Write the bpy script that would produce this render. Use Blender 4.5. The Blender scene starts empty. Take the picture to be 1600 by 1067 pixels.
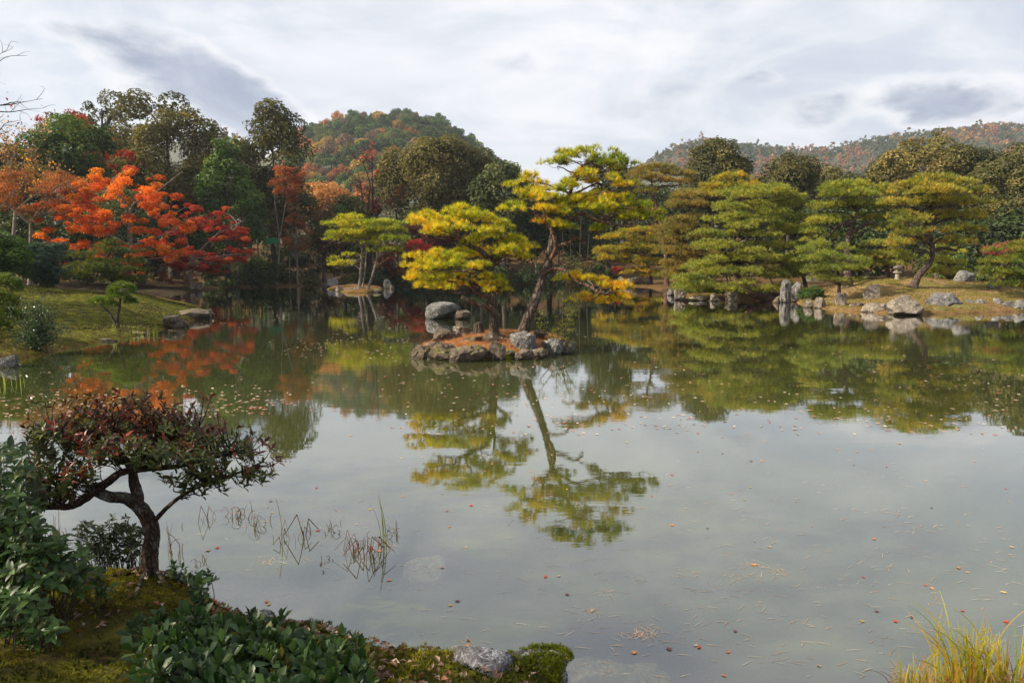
import bpy, math, random
import numpy as np
from mathutils import Matrix, Vector

random.seed(7)
RNG = np.random.default_rng(7)
SC = bpy.context.scene
COL = SC.collection
rad = math.radians

# ------------------------------------------------------------------ camera
EYE = 2.4
FPX = 1067.0                       # focal length in photograph pixels (24 mm on full frame)
PITCH = math.atan2(533.5 - 412.0, FPX)
cam_d = bpy.data.cameras.new('camera')
cam_d.sensor_width = 36.0
cam_d.lens = 36.0 * FPX / 1600.0
cam_d.clip_start = 0.05
cam_d.clip_end = 6000
cam = bpy.data.objects.new('camera', cam_d)
COL.objects.link(cam)
cam.location = (0, 0, EYE)
cam.rotation_euler = (math.pi / 2 - PITCH, 0, 0)
SC.camera = cam

# ------------------------------------------------------------------ light
SUN_AZ = rad(-101)                  # measured from +Y, clockwise; the sun stands to the left
SUN_EL = rad(31)
sd = Vector((math.sin(SUN_AZ) * math.cos(SUN_EL), math.cos(SUN_AZ) * math.cos(SUN_EL), math.sin(SUN_EL)))
sun_d = bpy.data.lights.new('sun', 'SUN')
sun_d.energy = 5.0
sun_d.angle = rad(0.6)
sun_d.color = (1.0, 0.89, 0.70)
sun = bpy.data.objects.new('sun', sun_d)
COL.objects.link(sun)
sun.rotation_euler = sd.to_track_quat('Z', 'Y').to_euler()
sun.location = (-30, 0, 40)

SC.view_settings.view_transform = 'Standard'
SC.view_settings.look = 'None'
SC.view_settings.exposure = 1.0
SC.view_settings.gamma = 1.0
SC.view_settings.use_curve_mapping = False
SC.cycles.max_bounces = 7
SC.cycles.diffuse_bounces = 2
SC.cycles.glossy_bounces = 3
SC.cycles.transmission_bounces = 3
SC.cycles.transparent_max_bounces = 8
SC.cycles.volume_bounces = 0
SC.cycles.use_denoising = True
SC.cycles.sample_clamp_indirect = 4.0
SC.cycles.caustics_reflective = False
SC.cycles.caustics_refractive = False


class NT:
    """small helper to write node trees"""
    def __init__(s, tree):
        s.t = tree
        s.t.nodes.clear()

    def n(s, typ, props=None, **ins):
        nd = s.t.nodes.new(typ)
        for k, v in (props or {}).items():
            setattr(nd, k, v)
        for k, v in ins.items():
            key = int(k[1:]) if k[0] == 'i' and k[1:].isdigit() else k.replace('_', ' ')
            sock = nd.inputs[key]
            if isinstance(v, bpy.types.NodeSocket):
                s.t.links.new(v, sock)
            else:
                sock.default_value = v
        return nd

    def m(s, op, a, b=0.0, c=0.0, clamp=False):
        nd = s.n('ShaderNodeMath', {'operation': op, 'use_clamp': clamp}, i0=a, i1=b, i2=c)
        return nd.outputs[0]

    def mix(s, f, a, b, mode='MIX'):
        nd = s.n('ShaderNodeMix', {'data_type': 'RGBA', 'blend_type': mode})
        for i, v in ((0, f), (6, a), (7, b)):
            if isinstance(v, bpy.types.NodeSocket):
                s.t.links.new(v, nd.inputs[i])
            else:
                nd.inputs[i].default_value = v if i == 0 else (tuple(v) + (1,))[:4]
        return nd.outputs[2]

    def ss(s, v, lo, hi):
        nd = s.n('ShaderNodeMapRange', {'interpolation_type': 'SMOOTHSTEP'}, Value=v)
        nd.inputs[1].default_value = lo
        nd.inputs[2].default_value = hi
        return nd.outputs[0]

    def noise(s, vec, scale, detail=4, rough=0.55, dist=0.0):
        nd = s.n('ShaderNodeTexNoise', None, Vector=vec, Scale=scale, Detail=detail, Roughness=rough, Distortion=dist)
        return nd.outputs[0]

    def link(s, a, b):
        s.t.links.new(a, b)


world = bpy.data.worlds.new('World')
SC.world = world
world.use_nodes = True
w = NT(world.node_tree)
tc = w.n('ShaderNodeTexCoord').outputs['Generated']
sep = w.n('ShaderNodeSeparateXYZ', None, Vector=tc)
X, Y, Z = sep.outputs
az = w.m('MULTIPLY', w.m('ARCTAN2', X, Y), 57.2958)
el = w.m('MULTIPLY', w.m('ARCSINE', Z), 57.2958)
# clouds lie on a high flat layer: project the direction on it
zz = w.m('ADD', w.m('MAXIMUM', Z, 0.0), 0.16)
px_ = w.m('DIVIDE', X, zz)
py_ = w.m('DIVIDE', Y, zz)
plane = w.n('ShaderNodeCombineXYZ', None, X=px_, Y=py_, Z=0.0).outputs[0]
mp = w.n('ShaderNodeMapping', None, Vector=plane)
mp.inputs['Rotation'].default_value = (0, 0, rad(24))
mp.inputs['Scale'].default_value = (0.55, 1.5, 1)
streak = w.noise(mp.outputs[0], 1.1, 8, 0.58, 0.7)
mp1 = w.n('ShaderNodeMapping', None, Vector=tc)
mp1.inputs['Scale'].default_value = (1, 1, 2.3)
puff = w.noise(mp1.outputs[0], 4.2, 7, 0.56, 0.25)
mp2 = w.n('ShaderNodeMapping', None, Vector=tc)
mp2.inputs['Scale'].default_value = (1, 1, 2.0)
mp2.inputs['Location'].default_value = (3.1, 1.2, 0.4)
soft = w.noise(mp2.outputs[0], 2.3, 4, 0.5, 0.3)


def pix_azel(x, y):
    xc, yc = (x - 800) / FPX, (533.5 - y) / FPX
    d = Vector((xc, math.cos(PITCH) + yc * math.sin(PITCH), -math.sin(PITCH) + yc * math.cos(PITCH))).normalized()
    return math.degrees(math.atan2(d.x, d.y)), math.degrees(math.asin(d.z))


def blob(x, y, rx, ry, tilt, gain):
    a0, e0 = pix_azel(x, y)
    k = 57.2958 / FPX
    da, de = w.m('SUBTRACT', az, a0), w.m('SUBTRACT', el, e0)
    c, s_ = math.cos(rad(tilt)), math.sin(rad(tilt))
    u = w.m('ADD', w.m('MULTIPLY', da, c / (rx * k)), w.m('MULTIPLY', de, s_ / (rx * k)))
    v = w.m('ADD', w.m('MULTIPLY', da, -s_ / (ry * k)), w.m('MULTIPLY', de, c / (ry * k)))
    r = w.m('SQRT', w.m('ADD', w.m('MULTIPLY', u, u), w.m('MULTIPLY', v, v)))
    return w.m('MULTIPLY', w.m('SUBTRACT', 1.35, r, clamp=True), gain)


# the outlines of the cloud banks are torn by warping the direction first
wn = w.n('ShaderNodeTexNoise', None, Vector=mp1.outputs[0], Scale=3.6, Detail=6, Roughness=0.6)
wc = w.n('ShaderNodeSeparateColor', None, Color=wn.outputs['Color'])
az = w.m('ADD', az, w.m('MULTIPLY', w.m('SUBTRACT', wc.outputs[0], 0.5), 9.0))
el = w.m('ADD', el, w.m('MULTIPLY', w.m('SUBTRACT', wc.outputs[1], 0.5), 6.0))
dens = None
for b in ((265, 130, 150, 44, -6, 1.0), (375, 168, 150, 52, -26, 1.12), (460, 215, 70, 34, -38, 0.9), (90, 160, 90, 34, -10, 0.8),
          (1490, 160, 115, 34, -4, 1.05), (1330, 170, 190, 34, 3, 0.55), (808, 98, 60, 20, 0, 0.45), (395, 30, 60, 16, -12, 0.5),
          (1040, 165, 120, 50, 6, 0.38), (1210, 112, 50, 16, 0, 0.40), (830, 210, 120, 40, 5, 0.32), (1200, 20, 500, 50, 6, 0.3)):
    t_ = blob(*b)
    dens = t_ if dens is None else w.m('MAXIMUM', dens, t_)
nn = w.m('MULTIPLY', w.m('SUBTRACT', puff, 0.5), 3.1)
dd = w.m('ADD', dens, w.m('ADD', nn, w.m('MULTIPLY', w.m('SUBTRACT', soft, 0.5), 1.1)))
dark = w.m('MULTIPLY', w.ss(dd, 0.28, 1.05), w.ss(dens, 0.0, 0.5))
rim = w.m('MULTIPLY', w.ss(dd, 0.10, 0.5), w.ss(dens, 0.0, 0.6))
wisp = w.noise(mp1.outputs[0], 2.6, 8, 0.6, 0.9)
veil = w.ss(w.m('ADD', w.m('MULTIPLY', streak, 0.38), w.m('MULTIPLY', wisp, 0.62)), 0.38, 0.62)
lo = w.ss(el, -2.0, 26.0)
base = w.mix(veil, (0.575, 0.620, 0.710), (0.815, 0.822, 0.840))
base = w.mix(w.m('MULTIPLY', w.ss(soft, 0.46, 0.72), 0.55), base, (0.555, 0.590, 0.675))
base = w.mix(w.m('MULTIPLY', w.ss(el, 24.0, 50.0), 0.55), base, (0.52, 0.57, 0.66))
base = w.mix(w.m('MULTIPLY', rim, 0.75), base, (0.90, 0.89, 0.89))
shade_c = w.mix(w.ss(wisp, 0.38, 0.66), (0.235, 0.285, 0.405), (0.50, 0.545, 0.645))
cloud = w.mix(w.m('MULTIPLY', dark, 0.95), base, shade_c)
# thin glare of the veiled sun
sdv = w.n('ShaderNodeVectorMath', {'operation': 'DOT_PRODUCT'}, i0=tc)
sdv.inputs[1].default_value = tuple(sd)
glow = w.ss(sdv.outputs['Value'], 0.45, 1.0)
cloud = w.mix(w.m('MULTIPLY', glow, 0.5), cloud, (1.25, 1.18, 1.05))
sky = w.n('ShaderNodeTexSky', {'sky_type': 'NISHITA', 'sun_disc': False, 'sun_elevation': SUN_EL, 'sun_rotation': SUN_AZ})
bg1 = w.n('ShaderNodeBackground', None, Color=sky.outputs[0], Strength=0.05)
bg2 = w.n('ShaderNodeBackground', None, Color=cloud, Strength=0.625)
ms = w.n('ShaderNodeMixShader')
w.link(w.m('ADD', 0.86, w.m('MULTIPLY', veil, 0.12)), ms.inputs[0])
w.link(bg1.outputs[0], ms.inputs[1])
w.link(bg2.outputs[0], ms.inputs[2])
wo = w.n('ShaderNodeOutputWorld')
w.link(ms.outputs[0], wo.inputs[0])

# ------------------------------------------------------------------ helpers
CP, SP = math.cos(PITCH), math.sin(PITCH)


def ray(x, y):
    xc, yc = (x - 800) / FPX, (533.5 - y) / FPX
    return np.array((xc, CP + yc * SP, -SP + yc * CP))


def P(x, y, D):
    """the point that stands D metres ahead of the viewer in the direction of photo pixel x, y"""
    d = ray(x, y)
    return np.array((0, 0, EYE)) + d * (D / d[1])


def G(x, y, z=0.0):
    d = ray(x, y)
    return np.array((0, 0, EYE)) + d * ((z - EYE) / d[2])


def vnoise(p, scale=1.0, seed=0):
    p = np.asarray(p, float) * scale + seed * 17.31
    i = np.floor(p).astype(np.int64)
    f = p - i
    f = f * f * (3 - 2 * f)
    out = np.zeros(len(p))
    for dx in (0, 1):
        for dy in (0, 1):
            for dz in (0, 1):
                h = (i[:, 0] + dx) * 73856093 ^ (i[:, 1] + dy) * 19349663 ^ (i[:, 2] + dz) * 83492791
                h = (h ^ (h >> 13)) * 1274126177
                h = ((h ^ (h >> 16)) & 0xffff) / 65535.0
                wt = (f[:, 0] if dx else 1 - f[:, 0]) * (f[:, 1] if dy else 1 - f[:, 1]) * (f[:, 2] if dz else 1 - f[:, 2])
                out += h * wt
    return out


def fbm(p, scale=1.0, seed=0, oct=3):
    a, s, t = 1.0, 0.0, 0.0
    for k in range(oct):
        s = s + a * vnoise(p, scale * 2 ** k, seed + k)
        t += a
        a *= 0.5
    return s / t


def norm(v):
    return v / np.maximum(np.linalg.norm(v, axis=-1, keepdims=True), 1e-9)


def rdir(n, rng=None):
    rng = rng or RNG
    return norm(rng.normal(size=(n, 3)))


class MB:
    def __init__(s):
        s.v, s.f, s.c, s.n, s.mi = [], [], [], 0, []

    def add(s, v, f, c=(1, 1, 1), mi=0):
        v = np.asarray(v, float)
        c = np.asarray(c, float)
        if c.ndim == 1:
            c = np.tile(c, (len(v), 1))
        f = np.asarray(f, int)
        s.v.append(v)
        s.c.append(c)
        s.f.append(f + s.n)
        s.mi.append(np.full(len(f), mi))
        s.n += len(v)
        return s

    def mesh(s, name, mats, smooth=False, origin=(0, 0, 0)):
        me = bpy.data.meshes.new(name)
        v = np.concatenate(s.v) - np.asarray(origin, float)
        me.vertices.add(len(v))
        me.vertices.foreach_set('co', v.ravel())
        nl = sum(f.size for f in s.f)
        npoly = sum(len(f) for f in s.f)
        me.loops.add(nl)
        me.loops.foreach_set('vertex_index', np.concatenate([f.ravel() for f in s.f]).astype(np.int32))
        me.polygons.add(npoly)
        tot = np.concatenate([np.full(len(f), f.shape[1]) for f in s.f])
        st = np.concatenate([[0], np.cumsum(tot)[:-1]])
        me.polygons.foreach_set('loop_start', st.astype(np.int32))
        me.polygons.foreach_set('material_index', np.concatenate(s.mi).astype(np.int32))
        me.polygons.foreach_set('use_smooth', np.full(npoly, smooth))
        me.update(calc_edges=True)
        at = me.attributes.new('Tint', 'FLOAT_COLOR', 'POINT')
        c = np.concatenate(s.c)
        at.data.foreach_set('color', np.hstack([c, np.ones((len(c), 1))]).astype(np.float32).ravel())
        for m in (mats if isinstance(mats, (list, tuple)) else [mats]):
            me.materials.append(m)
        return me

    def build(s, name, mats, parent=None, smooth=False, **kw):
        o = (0, 0, 0) if parent is None else tuple(parent['_loc'])
        ob = bpy.data.objects.new(name, s.mesh(name, mats, smooth, o))
        COL.objects.link(ob)
        if parent is not None:
            ob.parent = parent
        for k, v in kw.items():
            ob[k] = v
        return ob


def solo(mb, name, mats, label, cat, loc, group=None, smooth=False, kind=None):
    """a thing that is one mesh, with its origin at its base"""
    ob = bpy.data.objects.new(name, mb.mesh(name, mats, smooth, loc))
    ob.location = loc
    COL.objects.link(ob)
    ob['label'] = label
    if cat:
        ob['category'] = cat
    if group:
        ob['group'] = group
    if kind:
        ob['kind'] = kind
    return ob


def thing(name, label, cat, loc, group=None):
    o = bpy.data.objects.new(name, None)
    o.empty_display_size = 0.3
    COL.objects.link(o)
    o.location = tuple(float(q) for q in loc)
    o['_loc'] = [float(q) for q in loc]
    o['label'] = label
    o['category'] = cat
    if group:
        o['group'] = group
    return o


# ------------------------------------------------------------------ materials
def newmat(name):
    m = bpy.data.materials.new(name)
    m.use_nodes = True
    return m, NT(m.node_tree)


def out(nt, sh):
    o = nt.n('ShaderNodeOutputMaterial')
    nt.link(sh, o.inputs[0])
    return o


def leaf_mat(name, rough=0.55, spec=0.3, trans=0.35, back=(1.25, 1.2, 0.55), objrand=0.0, veins=0.0):
    m, t = newmat(name)
    at = t.n('ShaderNodeAttribute', {'attribute_name': 'Tint'}).outputs['Color']
    geo = t.n('ShaderNodeNewGeometry')
    col = t.mix(1.0, at, t.mix(geo.outputs['Random Per Island'], (0.84, 0.84, 0.84), (1.16, 1.16, 1.16)), 'MULTIPLY')
    if objrand:
        oi = t.n('ShaderNodeObjectInfo').outputs['Random']
        col = t.mix(1.0, col, t.mix(oi, (0.65, 0.62, 0.6), (1.35, 1.35, 1.2)), 'MULTIPLY')
    pb = t.n('ShaderNodeBsdfPrincipled', None, Base_Color=col, Roughness=rough)
    pb.inputs['Specular IOR Level'].default_value = spec
    tr = t.n('ShaderNodeBsdfTranslucent', None, Color=t.mix(1.0, col, back, 'MULTIPLY'))
    mx = t.n('ShaderNodeMixShader')
    mx.inputs[0].default_value = trans
    t.link(pb.outputs[0], mx.inputs[1])
    t.link(tr.outputs[0], mx.inputs[2])
    out(t, mx.outputs[0])
    return m


M_LEAF = leaf_mat('leaf', 0.6, 0.25, 0.3)
M_MAPLE = leaf_mat('maple_leaf', 0.6, 0.2, 0.5, (1.5, 1.15, 0.6))
M_NEEDLE = leaf_mat('pine_needle', 0.5, 0.3, 0.38, (1.4, 1.25, 0.5))
M_GLOSSY = leaf_mat('glossy_leaf', 0.42, 0.34, 0.26, (1.3, 1.3, 0.5), objrand=1.0)
M_HILL = leaf_mat('hill_leaf', 0.8, 0.1, 0.15, objrand=1.0)
M_LITTER = leaf_mat('dry_leaf', 0.5, 0.4, 0.12, (1.2, 1.0, 0.7))
M_MOSS = leaf_mat('moss_sprig', 0.85, 0.1, 0.3)
M_BLADE = leaf_mat('grass_blade', 0.5, 0.3, 0.4, (1.4, 1.3, 0.5))


def bark_mat(name, c0, c1, c2, sc=9.0):
    m, t = newmat(name)
    co = t.n('ShaderNodeTexCoord').outputs['Object']
    mpp = t.n('ShaderNodeMapping', None, Vector=co)
    mpp.inputs['Scale'].default_value = (1, 1, 0.38)
    vor = t.n('ShaderNodeTexVoronoi', {'feature': 'DISTANCE_TO_EDGE'}, Vector=mpp.outputs[0], Scale=sc)
    nz = t.noise(mpp.outputs[0], sc * 1.3, 6, 0.65)
    n2 = t.noise(co, sc * 0.22, 3, 0.5)
    col = t.mix(t.ss(nz, 0.3, 0.7), c0, c1)
    col = t.mix(t.m('MULTIPLY', t.ss(n2, 0.5, 0.7), 0.7), col, c2)
    col = t.mix(t.m('MULTIPLY', t.m('SUBTRACT', 1.0, t.ss(vor.outputs[0], 0.0, 0.12)), 0.55), col, tuple(q * 0.35 for q in c0))
    hgt = t.m('ADD', t.m('MULTIPLY', t.ss(vor.outputs[0], 0, 0.22), 0.7), nz)
    bp = t.n('ShaderNodeBump', None, Height=hgt, Strength=1.0, Distance=0.06)
    pb = t.n('ShaderNodeBsdfPrincipled', None, Base_Color=col, Roughness=0.9, Normal=bp.outputs[0])
    pb.inputs['Specular IOR Level'].default_value = 0.2
    out(t, pb.outputs[0])
    return m


M_BARK = bark_mat('pine_bark', (0.055, 0.038, 0.030), (0.135, 0.095, 0.075), (0.23, 0.19, 0.165))
M_BARKR = bark_mat('red_pine_bark', (0.08, 0.038, 0.026), (0.19, 0.105, 0.07), (0.27, 0.22, 0.18))
M_BARKP = bark_mat('pale_bark', (0.20, 0.16, 0.13), (0.36, 0.31, 0.27), (0.42, 0.39, 0.35), 14)
M_BARKD = bark_mat('dark_bark', (0.045, 0.035, 0.028), (0.10, 0.08, 0.062), (0.15, 0.13, 0.10), 7)
M_BARKN = bark_mat('garden_tree_bark', (0.060, 0.036, 0.026), (0.13, 0.085, 0.065), (0.34, 0.35, 0.31), 42)


def rock_mat(name, c0, c1, lichen, amount=0.5, moss=0.0, wet=True, sc=2.2):
    m, t = newmat(name)
    geo = t.n('ShaderNodeNewGeometry')
    pos = geo.outputs['Position']
    oi = t.n('ShaderNodeObjectInfo')
    shift = t.n('ShaderNodeVectorMath', {'operation': 'ADD'}, i0=pos)
    cv = t.n('ShaderNodeCombineXYZ', None, X=t.m('MULTIPLY', oi.outputs['Random'], 40.0))
    t.link(cv.outputs[0], shift.inputs[1])
    co = shift.outputs[0]
    big = t.noise(co, sc, 6, 0.62, 0.4)
    fine = t.noise(co, sc * 9, 5, 0.7)
    vor = t.n('ShaderNodeTexVoronoi', {'feature': 'DISTANCE_TO_EDGE'}, Vector=co, Scale=sc * 1.6)
    col = t.mix(t.ss(big, 0.32, 0.68), c0, c1)
    col = t.mix(t.m('MULTIPLY', t.ss(fine, 0.45, 0.75), 0.5), col, tuple(q * 0.45 for q in c0))
    spot = t.noise(co, sc * 4.2, 4, 0.75, 0.8)
    col = t.mix(t.m('MULTIPLY', t.ss(spot, 0.62 - 0.18 * amount, 0.68 - 0.12 * amount), 0.85), col, lichen)
    col = t.mix(t.m('MULTIPLY', t.m('SUBTRACT', 1.0, t.ss(vor.outputs[0], 0.0, 0.045)), 0.45), col, (0.03, 0.026, 0.022))
    sepn = t.n('ShaderNodeSeparateXYZ', None, Vector=geo.outputs['Normal'])
    sepp = t.n('ShaderNodeSeparateXYZ', None, Vector=pos)
    if moss:
        mm = t.m('MULTIPLY', t.ss(sepn.outputs[2], 0.25, 0.7), t.ss(t.noise(co, sc * 1.7, 4, 0.6), 0.62 - moss * 0.3, 0.7 - moss * 0.2))
        col = t.mix(mm, col, t.mix(fine, (0.05, 0.055, 0.012), (0.20, 0.17, 0.03)))
    if wet:
        wl = t.m('SUBTRACT', 1.0, t.ss(t.m('ADD', sepp.outputs[2], t.m('MULTIPLY', spot, 0.05)), 0.05, 0.13))
        col = t.mix(t.m('MULTIPLY', wl, 0.72), col, (0.030, 0.026, 0.020))
    bp = t.n('ShaderNodeBump', None, Height=t.m('ADD', big, t.m('MULTIPLY', fine, 0.35)), Strength=1.0, Distance=0.14)
    pb = t.n('ShaderNodeBsdfPrincipled', None, Base_Color=col, Roughness=0.88, Normal=bp.outputs[0])
    pb.inputs['Specular IOR Level'].default_value = 0.25
    out(t, pb.outputs[0])
    return m


M_ROCKG = rock_mat('grey_rock', (0.085, 0.08, 0.078), (0.205, 0.195, 0.185), (0.40, 0.40, 0.37), 0.35)
M_ROCKB = rock_mat('brown_rock', (0.065, 0.048, 0.036), (0.19, 0.14, 0.105), (0.34, 0.31, 0.24), 0.3, 0.35)
M_ROCKW = rock_mat('pale_rock', (0.115, 0.090, 0.068), (0.27, 0.225, 0.175), (0.42, 0.39, 0.32), 0.4)
M_ROCKS = rock_mat('silted_rock', (0.30, 0.25, 0.16), (0.50, 0.44, 0.30), (0.58, 0.54, 0.42), 0.3, 0.0, False)
M_ROCKU = rock_mat('sunken_rock', (0.12, 0.095, 0.07), (0.25, 0.21, 0.14), (0.36, 0.32, 0.22), 0.3, 0.0, False, 4.0)
M_ROCKM = rock_mat('mossy_rock', (0.09, 0.08, 0.065), (0.22, 0.19, 0.15), (0.35, 0.37, 0.28), 0.4, 1.0)
M_ROCKN = rock_mat('near_rock', (0.10, 0.085, 0.085), (0.24, 0.225, 0.235), (0.55, 0.56, 0.60), 0.75, 0.0, False, 5.5)
M_STONE = rock_mat('lantern_stone', (0.27, 0.23, 0.18), (0.42, 0.37, 0.30), (0.5, 0.48, 0.42), 0.3, 0.0, False, 4.0)
M_STONED = rock_mat('lantern_roof_stone', (0.09, 0.08, 0.07), (0.19, 0.165, 0.15), (0.32, 0.30, 0.28), 0.4, 0.0, False, 4.0)


def ground_mat(name):
    """Tint.r moss, Tint.g dry tan grass, Tint.b brown leaf litter, none: orange needle litter"""
    m, t = newmat(name)
    at = t.n('ShaderNodeAttribute', {'attribute_name': 'Tint'})
    sp_ = t.n('ShaderNodeSeparateColor', None, Color=at.outputs['Color'])
    r, g, b = sp_.outputs[0], sp_.outputs[1], sp_.outputs[2]
    pos = t.n('ShaderNodeNewGeometry').outputs['Position']
    n1 = t.noise(pos, 0.55, 5, 0.6, 0.6)
    n2 = t.noise(pos, 3.2, 5, 0.65, 0.3)
    n3 = t.noise(pos, 22, 4, 0.7)
    n4 = t.noise(pos, 1.6, 5, 0.6, 1.2)
    moss = t.mix(t.ss(n2, 0.3, 0.7), (0.022, 0.027, 0.005), (0.150, 0.145, 0.010))  # moss tones spread wider: sunlit and shaded contrast is put into the colour
    moss = t.mix(t.m('MULTIPLY', t.ss(n4, 0.52, 0.66), 0.85), moss, (0.050, 0.026, 0.012))
    moss = t.mix(t.m('MULTIPLY', t.ss(n3, 0.52, 0.74), 0.5), moss, (0.035, 0.035, 0.010))
    tan = t.mix(t.ss(n2, 0.3, 0.7), (0.20, 0.125, 0.055), (0.33, 0.215, 0.105))
    tan = t.mix(t.m('MULTIPLY', t.ss(n1, 0.40, 0.58), 0.85), tan, (0.16, 0.14, 0.028))
    tan = t.mix(t.m('MULTIPLY', t.ss(n3, 0.5, 0.72), 0.45), tan, (0.13, 0.085, 0.04))
    lit = t.mix(t.ss(n2, 0.35, 0.68), (0.028, 0.018, 0.011), (0.075, 0.043, 0.025))
    lit = t.mix(t.m('MULTIPLY', t.ss(n4, 0.46, 0.6), 0.8), lit, (0.042, 0.042, 0.012))
    lit = t.mix(t.m('MULTIPLY', t.ss(n3, 0.5, 0.75), 0.6), lit, (0.03, 0.02, 0.012))
    org = t.mix(t.ss(n3, 0.35, 0.7), (0.26, 0.100, 0.034), (0.38, 0.18, 0.070))
    org = t.mix(t.m('MULTIPLY', t.ss(n4, 0.52, 0.62), 0.9), org, (0.17, 0.13, 0.025))
    col = t.mix(r, org, moss)
    col = t.mix(g, col, tan)
    col = t.mix(b, col, lit)
    bp = t.n('ShaderNodeBump', None, Height=t.m('ADD', n2, t.m('MULTIPLY', n3, 0.5)), Strength=0.9, Distance=0.09)
    pb = t.n('ShaderNodeBsdfPrincipled', None, Base_Color=col, Roughness=0.95, Normal=bp.outputs[0])
    pb.inputs['Specular IOR Level'].default_value = 0.12
    out(t, pb.outputs[0])
    return m


M_GROUND = ground_mat('ground_cover')


def water_mat():
    m, t = newmat('pond_water')
    pos = t.n('ShaderNodeNewGeometry').outputs['Position']
    mpp = t.n('ShaderNodeMapping', None, Vector=pos)
    mpp.inputs['Rotation'].default_value = (0, 0, rad(12))
    mpp.inputs['Scale'].default_value = (0.55, 1.9, 1)
    n1 = t.noise(mpp.outputs[0], 1.1, 3, 0.5, 0.4)
    n2 = t.noise(mpp.outputs[0], 7.0, 3, 0.6, 0.2)
    n3 = t.noise(pos, 0.11, 3, 0.5, 0.5)
    hgt = t.m('ADD', t.m('MULTIPLY', n1, 0.0022), t.m('MULTIPLY', t.m('MULTIPLY', n2, 0.0009), t.ss(n3, 0.38, 0.62)))
    bp = t.n('ShaderNodeBump', None, Height=hgt, Strength=0.55, Distance=1.0)
    N = bp.outputs[0]
    # surface scum and silt make the murk uneven
    mk = t.mix(t.ss(n3, 0.35, 0.68), (0.078, 0.092, 0.024), (0.102, 0.112, 0.036))
    murk = t.n('ShaderNodeBsdfDiffuse', None, Color=mk)
    clear = t.n('ShaderNodeBsdfTransparent')
    clear.inputs[0].default_value = (0.86, 0.88, 0.68, 1)
    body = t.n('ShaderNodeMixShader')
    # the murk is thin where the bottom comes up to the surface: over the sunken boulder and slab
    thin = 0.42
    for (cx_, cy_), r_, g_ in ((G(985, 1075)[:2], 0.80, 0.46), (G(660, 902)[:2], 0.50, 0.34)):
        dv = t.n('ShaderNodeVectorMath', {'operation': 'DISTANCE'}, i0=pos)
        dv.inputs[1].default_value = (cx_, cy_ + 0.18, 0)
        thin = t.m('MULTIPLY_ADD', t.m('SUBTRACT', 1.0, t.ss(dv.outputs['Value'], r_ * 0.45, r_)), g_, thin)
    t.link(thin, body.inputs[0])
    t.link(murk.outputs[0], body.inputs[1])
    t.link(clear.outputs[0], body.inputs[2])
    gl = t.n('ShaderNodeBsdfGlossy', None, Color=(0.97, 0.98, 1.0, 1), Roughness=0.012, Normal=N)
    # the same reflectance for light entering and leaving, so that daylight reaches the bottom
    bf = t.n('ShaderNodeNewGeometry').outputs['Backfacing']
    fr = t.n('ShaderNodeFresnel', None, IOR=t.m('MULTIPLY_ADD', bf, 1 / 2.3 - 2.3, 2.3), Normal=N).outputs[0]
    mx = t.n('ShaderNodeMixShader')
    t.link(t.m('MULTIPLY_ADD', fr, 1.5, -0.04, clamp=True), mx.inputs[0])
    t.link(body.outputs[0], mx.inputs[1])
    t.link(gl.outputs[0], mx.inputs[2])
    out(t, mx.outputs[0])
    return m


M_WATER = water_mat()


def plain(name, col, rough=0.7, metal=0.0):
    m, t = newmat(name)
    pos = t.n('ShaderNodeNewGeometry').outputs['Position']
    c = t.mix(t.noise(pos, 6.0, 4, 0.6), tuple(q * 0.7 for q in col), tuple(min(1, q * 1.2) for q in col))
    pb = t.n('ShaderNodeBsdfPrincipled', None, Base_Color=c, Roughness=rough, Metallic=metal)
    out(t, pb.outputs[0])
    return m


M_FLOOR = plain('forest_floor', (0.045, 0.048, 0.022), 0.95)

# ------------------------------------------------------------------ terrain
def poly_sdf(pts, poly):
    """distance to the outline, positive inside"""
    pts = np.asarray(pts, float)
    poly = np.asarray(poly, float)
    d = np.full(len(pts), 1e9)
    ins = np.zeros(len(pts), bool)
    n = len(poly)
    for i in range(n):
        a, b = poly[i], poly[(i + 1) % n]
        e = b - a
        t = np.clip(((pts - a) @ e) / max(e @ e, 1e-9), 0, 1)
        q = a + t[:, None] * e - pts
        d = np.minimum(d, np.hypot(q[:, 0], q[:, 1]))
        cr = ((a[1] > pts[:, 1]) != (b[1] > pts[:, 1]))
        with np.errstate(divide='ignore', invalid='ignore'):
            xi = (b[0] - a[0]) * (pts[:, 1] - a[1]) / (b[1] - a[1]) + a[0]
        ins ^= cr & (pts[:, 0] < xi)
    return np.where(ins, d, -d)


shore_px = [(-60, 800), (40, 835), (110, 880), (200, 905), (300, 925), (350, 955), (440, 975), (520, 985), (600, 1012), (700, 1022),
            (800, 1040), (880, 1062)]
POND = [G(x, y)[:2] for x, y in shore_px]
POND += [np.array(q) for q in ((0.45, 3.0), (1.3, 2.7), (1.7, 3.25), (2.1, 3.5), (2.75, 3.5), (3.2, 3.1), (4.5, 3.0), (9, 3.0), (26, 6), (52, 20))]
POND += [G(x, y)[:2] for x, y in ((1800, 489), (1700, 489), (1600, 487), (1500, 491), (1440, 492), (1380, 490), (1310, 486), (1262, 479),
                                  (1240, 472), (1180, 470), (1130, 468), (1085, 466), (1050, 461), (1030, 455), (1010, 449), (960, 446), (900, 445), (840, 445),
                                  (740, 446), (640, 447), (520, 447), (430, 448), (345, 450), (318, 455), (280, 459), (225, 461), (262, 468), (300, 476), (328, 487),
                                  (318, 496), (285, 507), (250, 516), (190, 530), (150, 536), (90, 549), (30, 563), (-60, 590))]
POND += [np.array(q) for q in ((-19, 10.5), (-11, 6.6))]
POND = np.array(POND)

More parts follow.
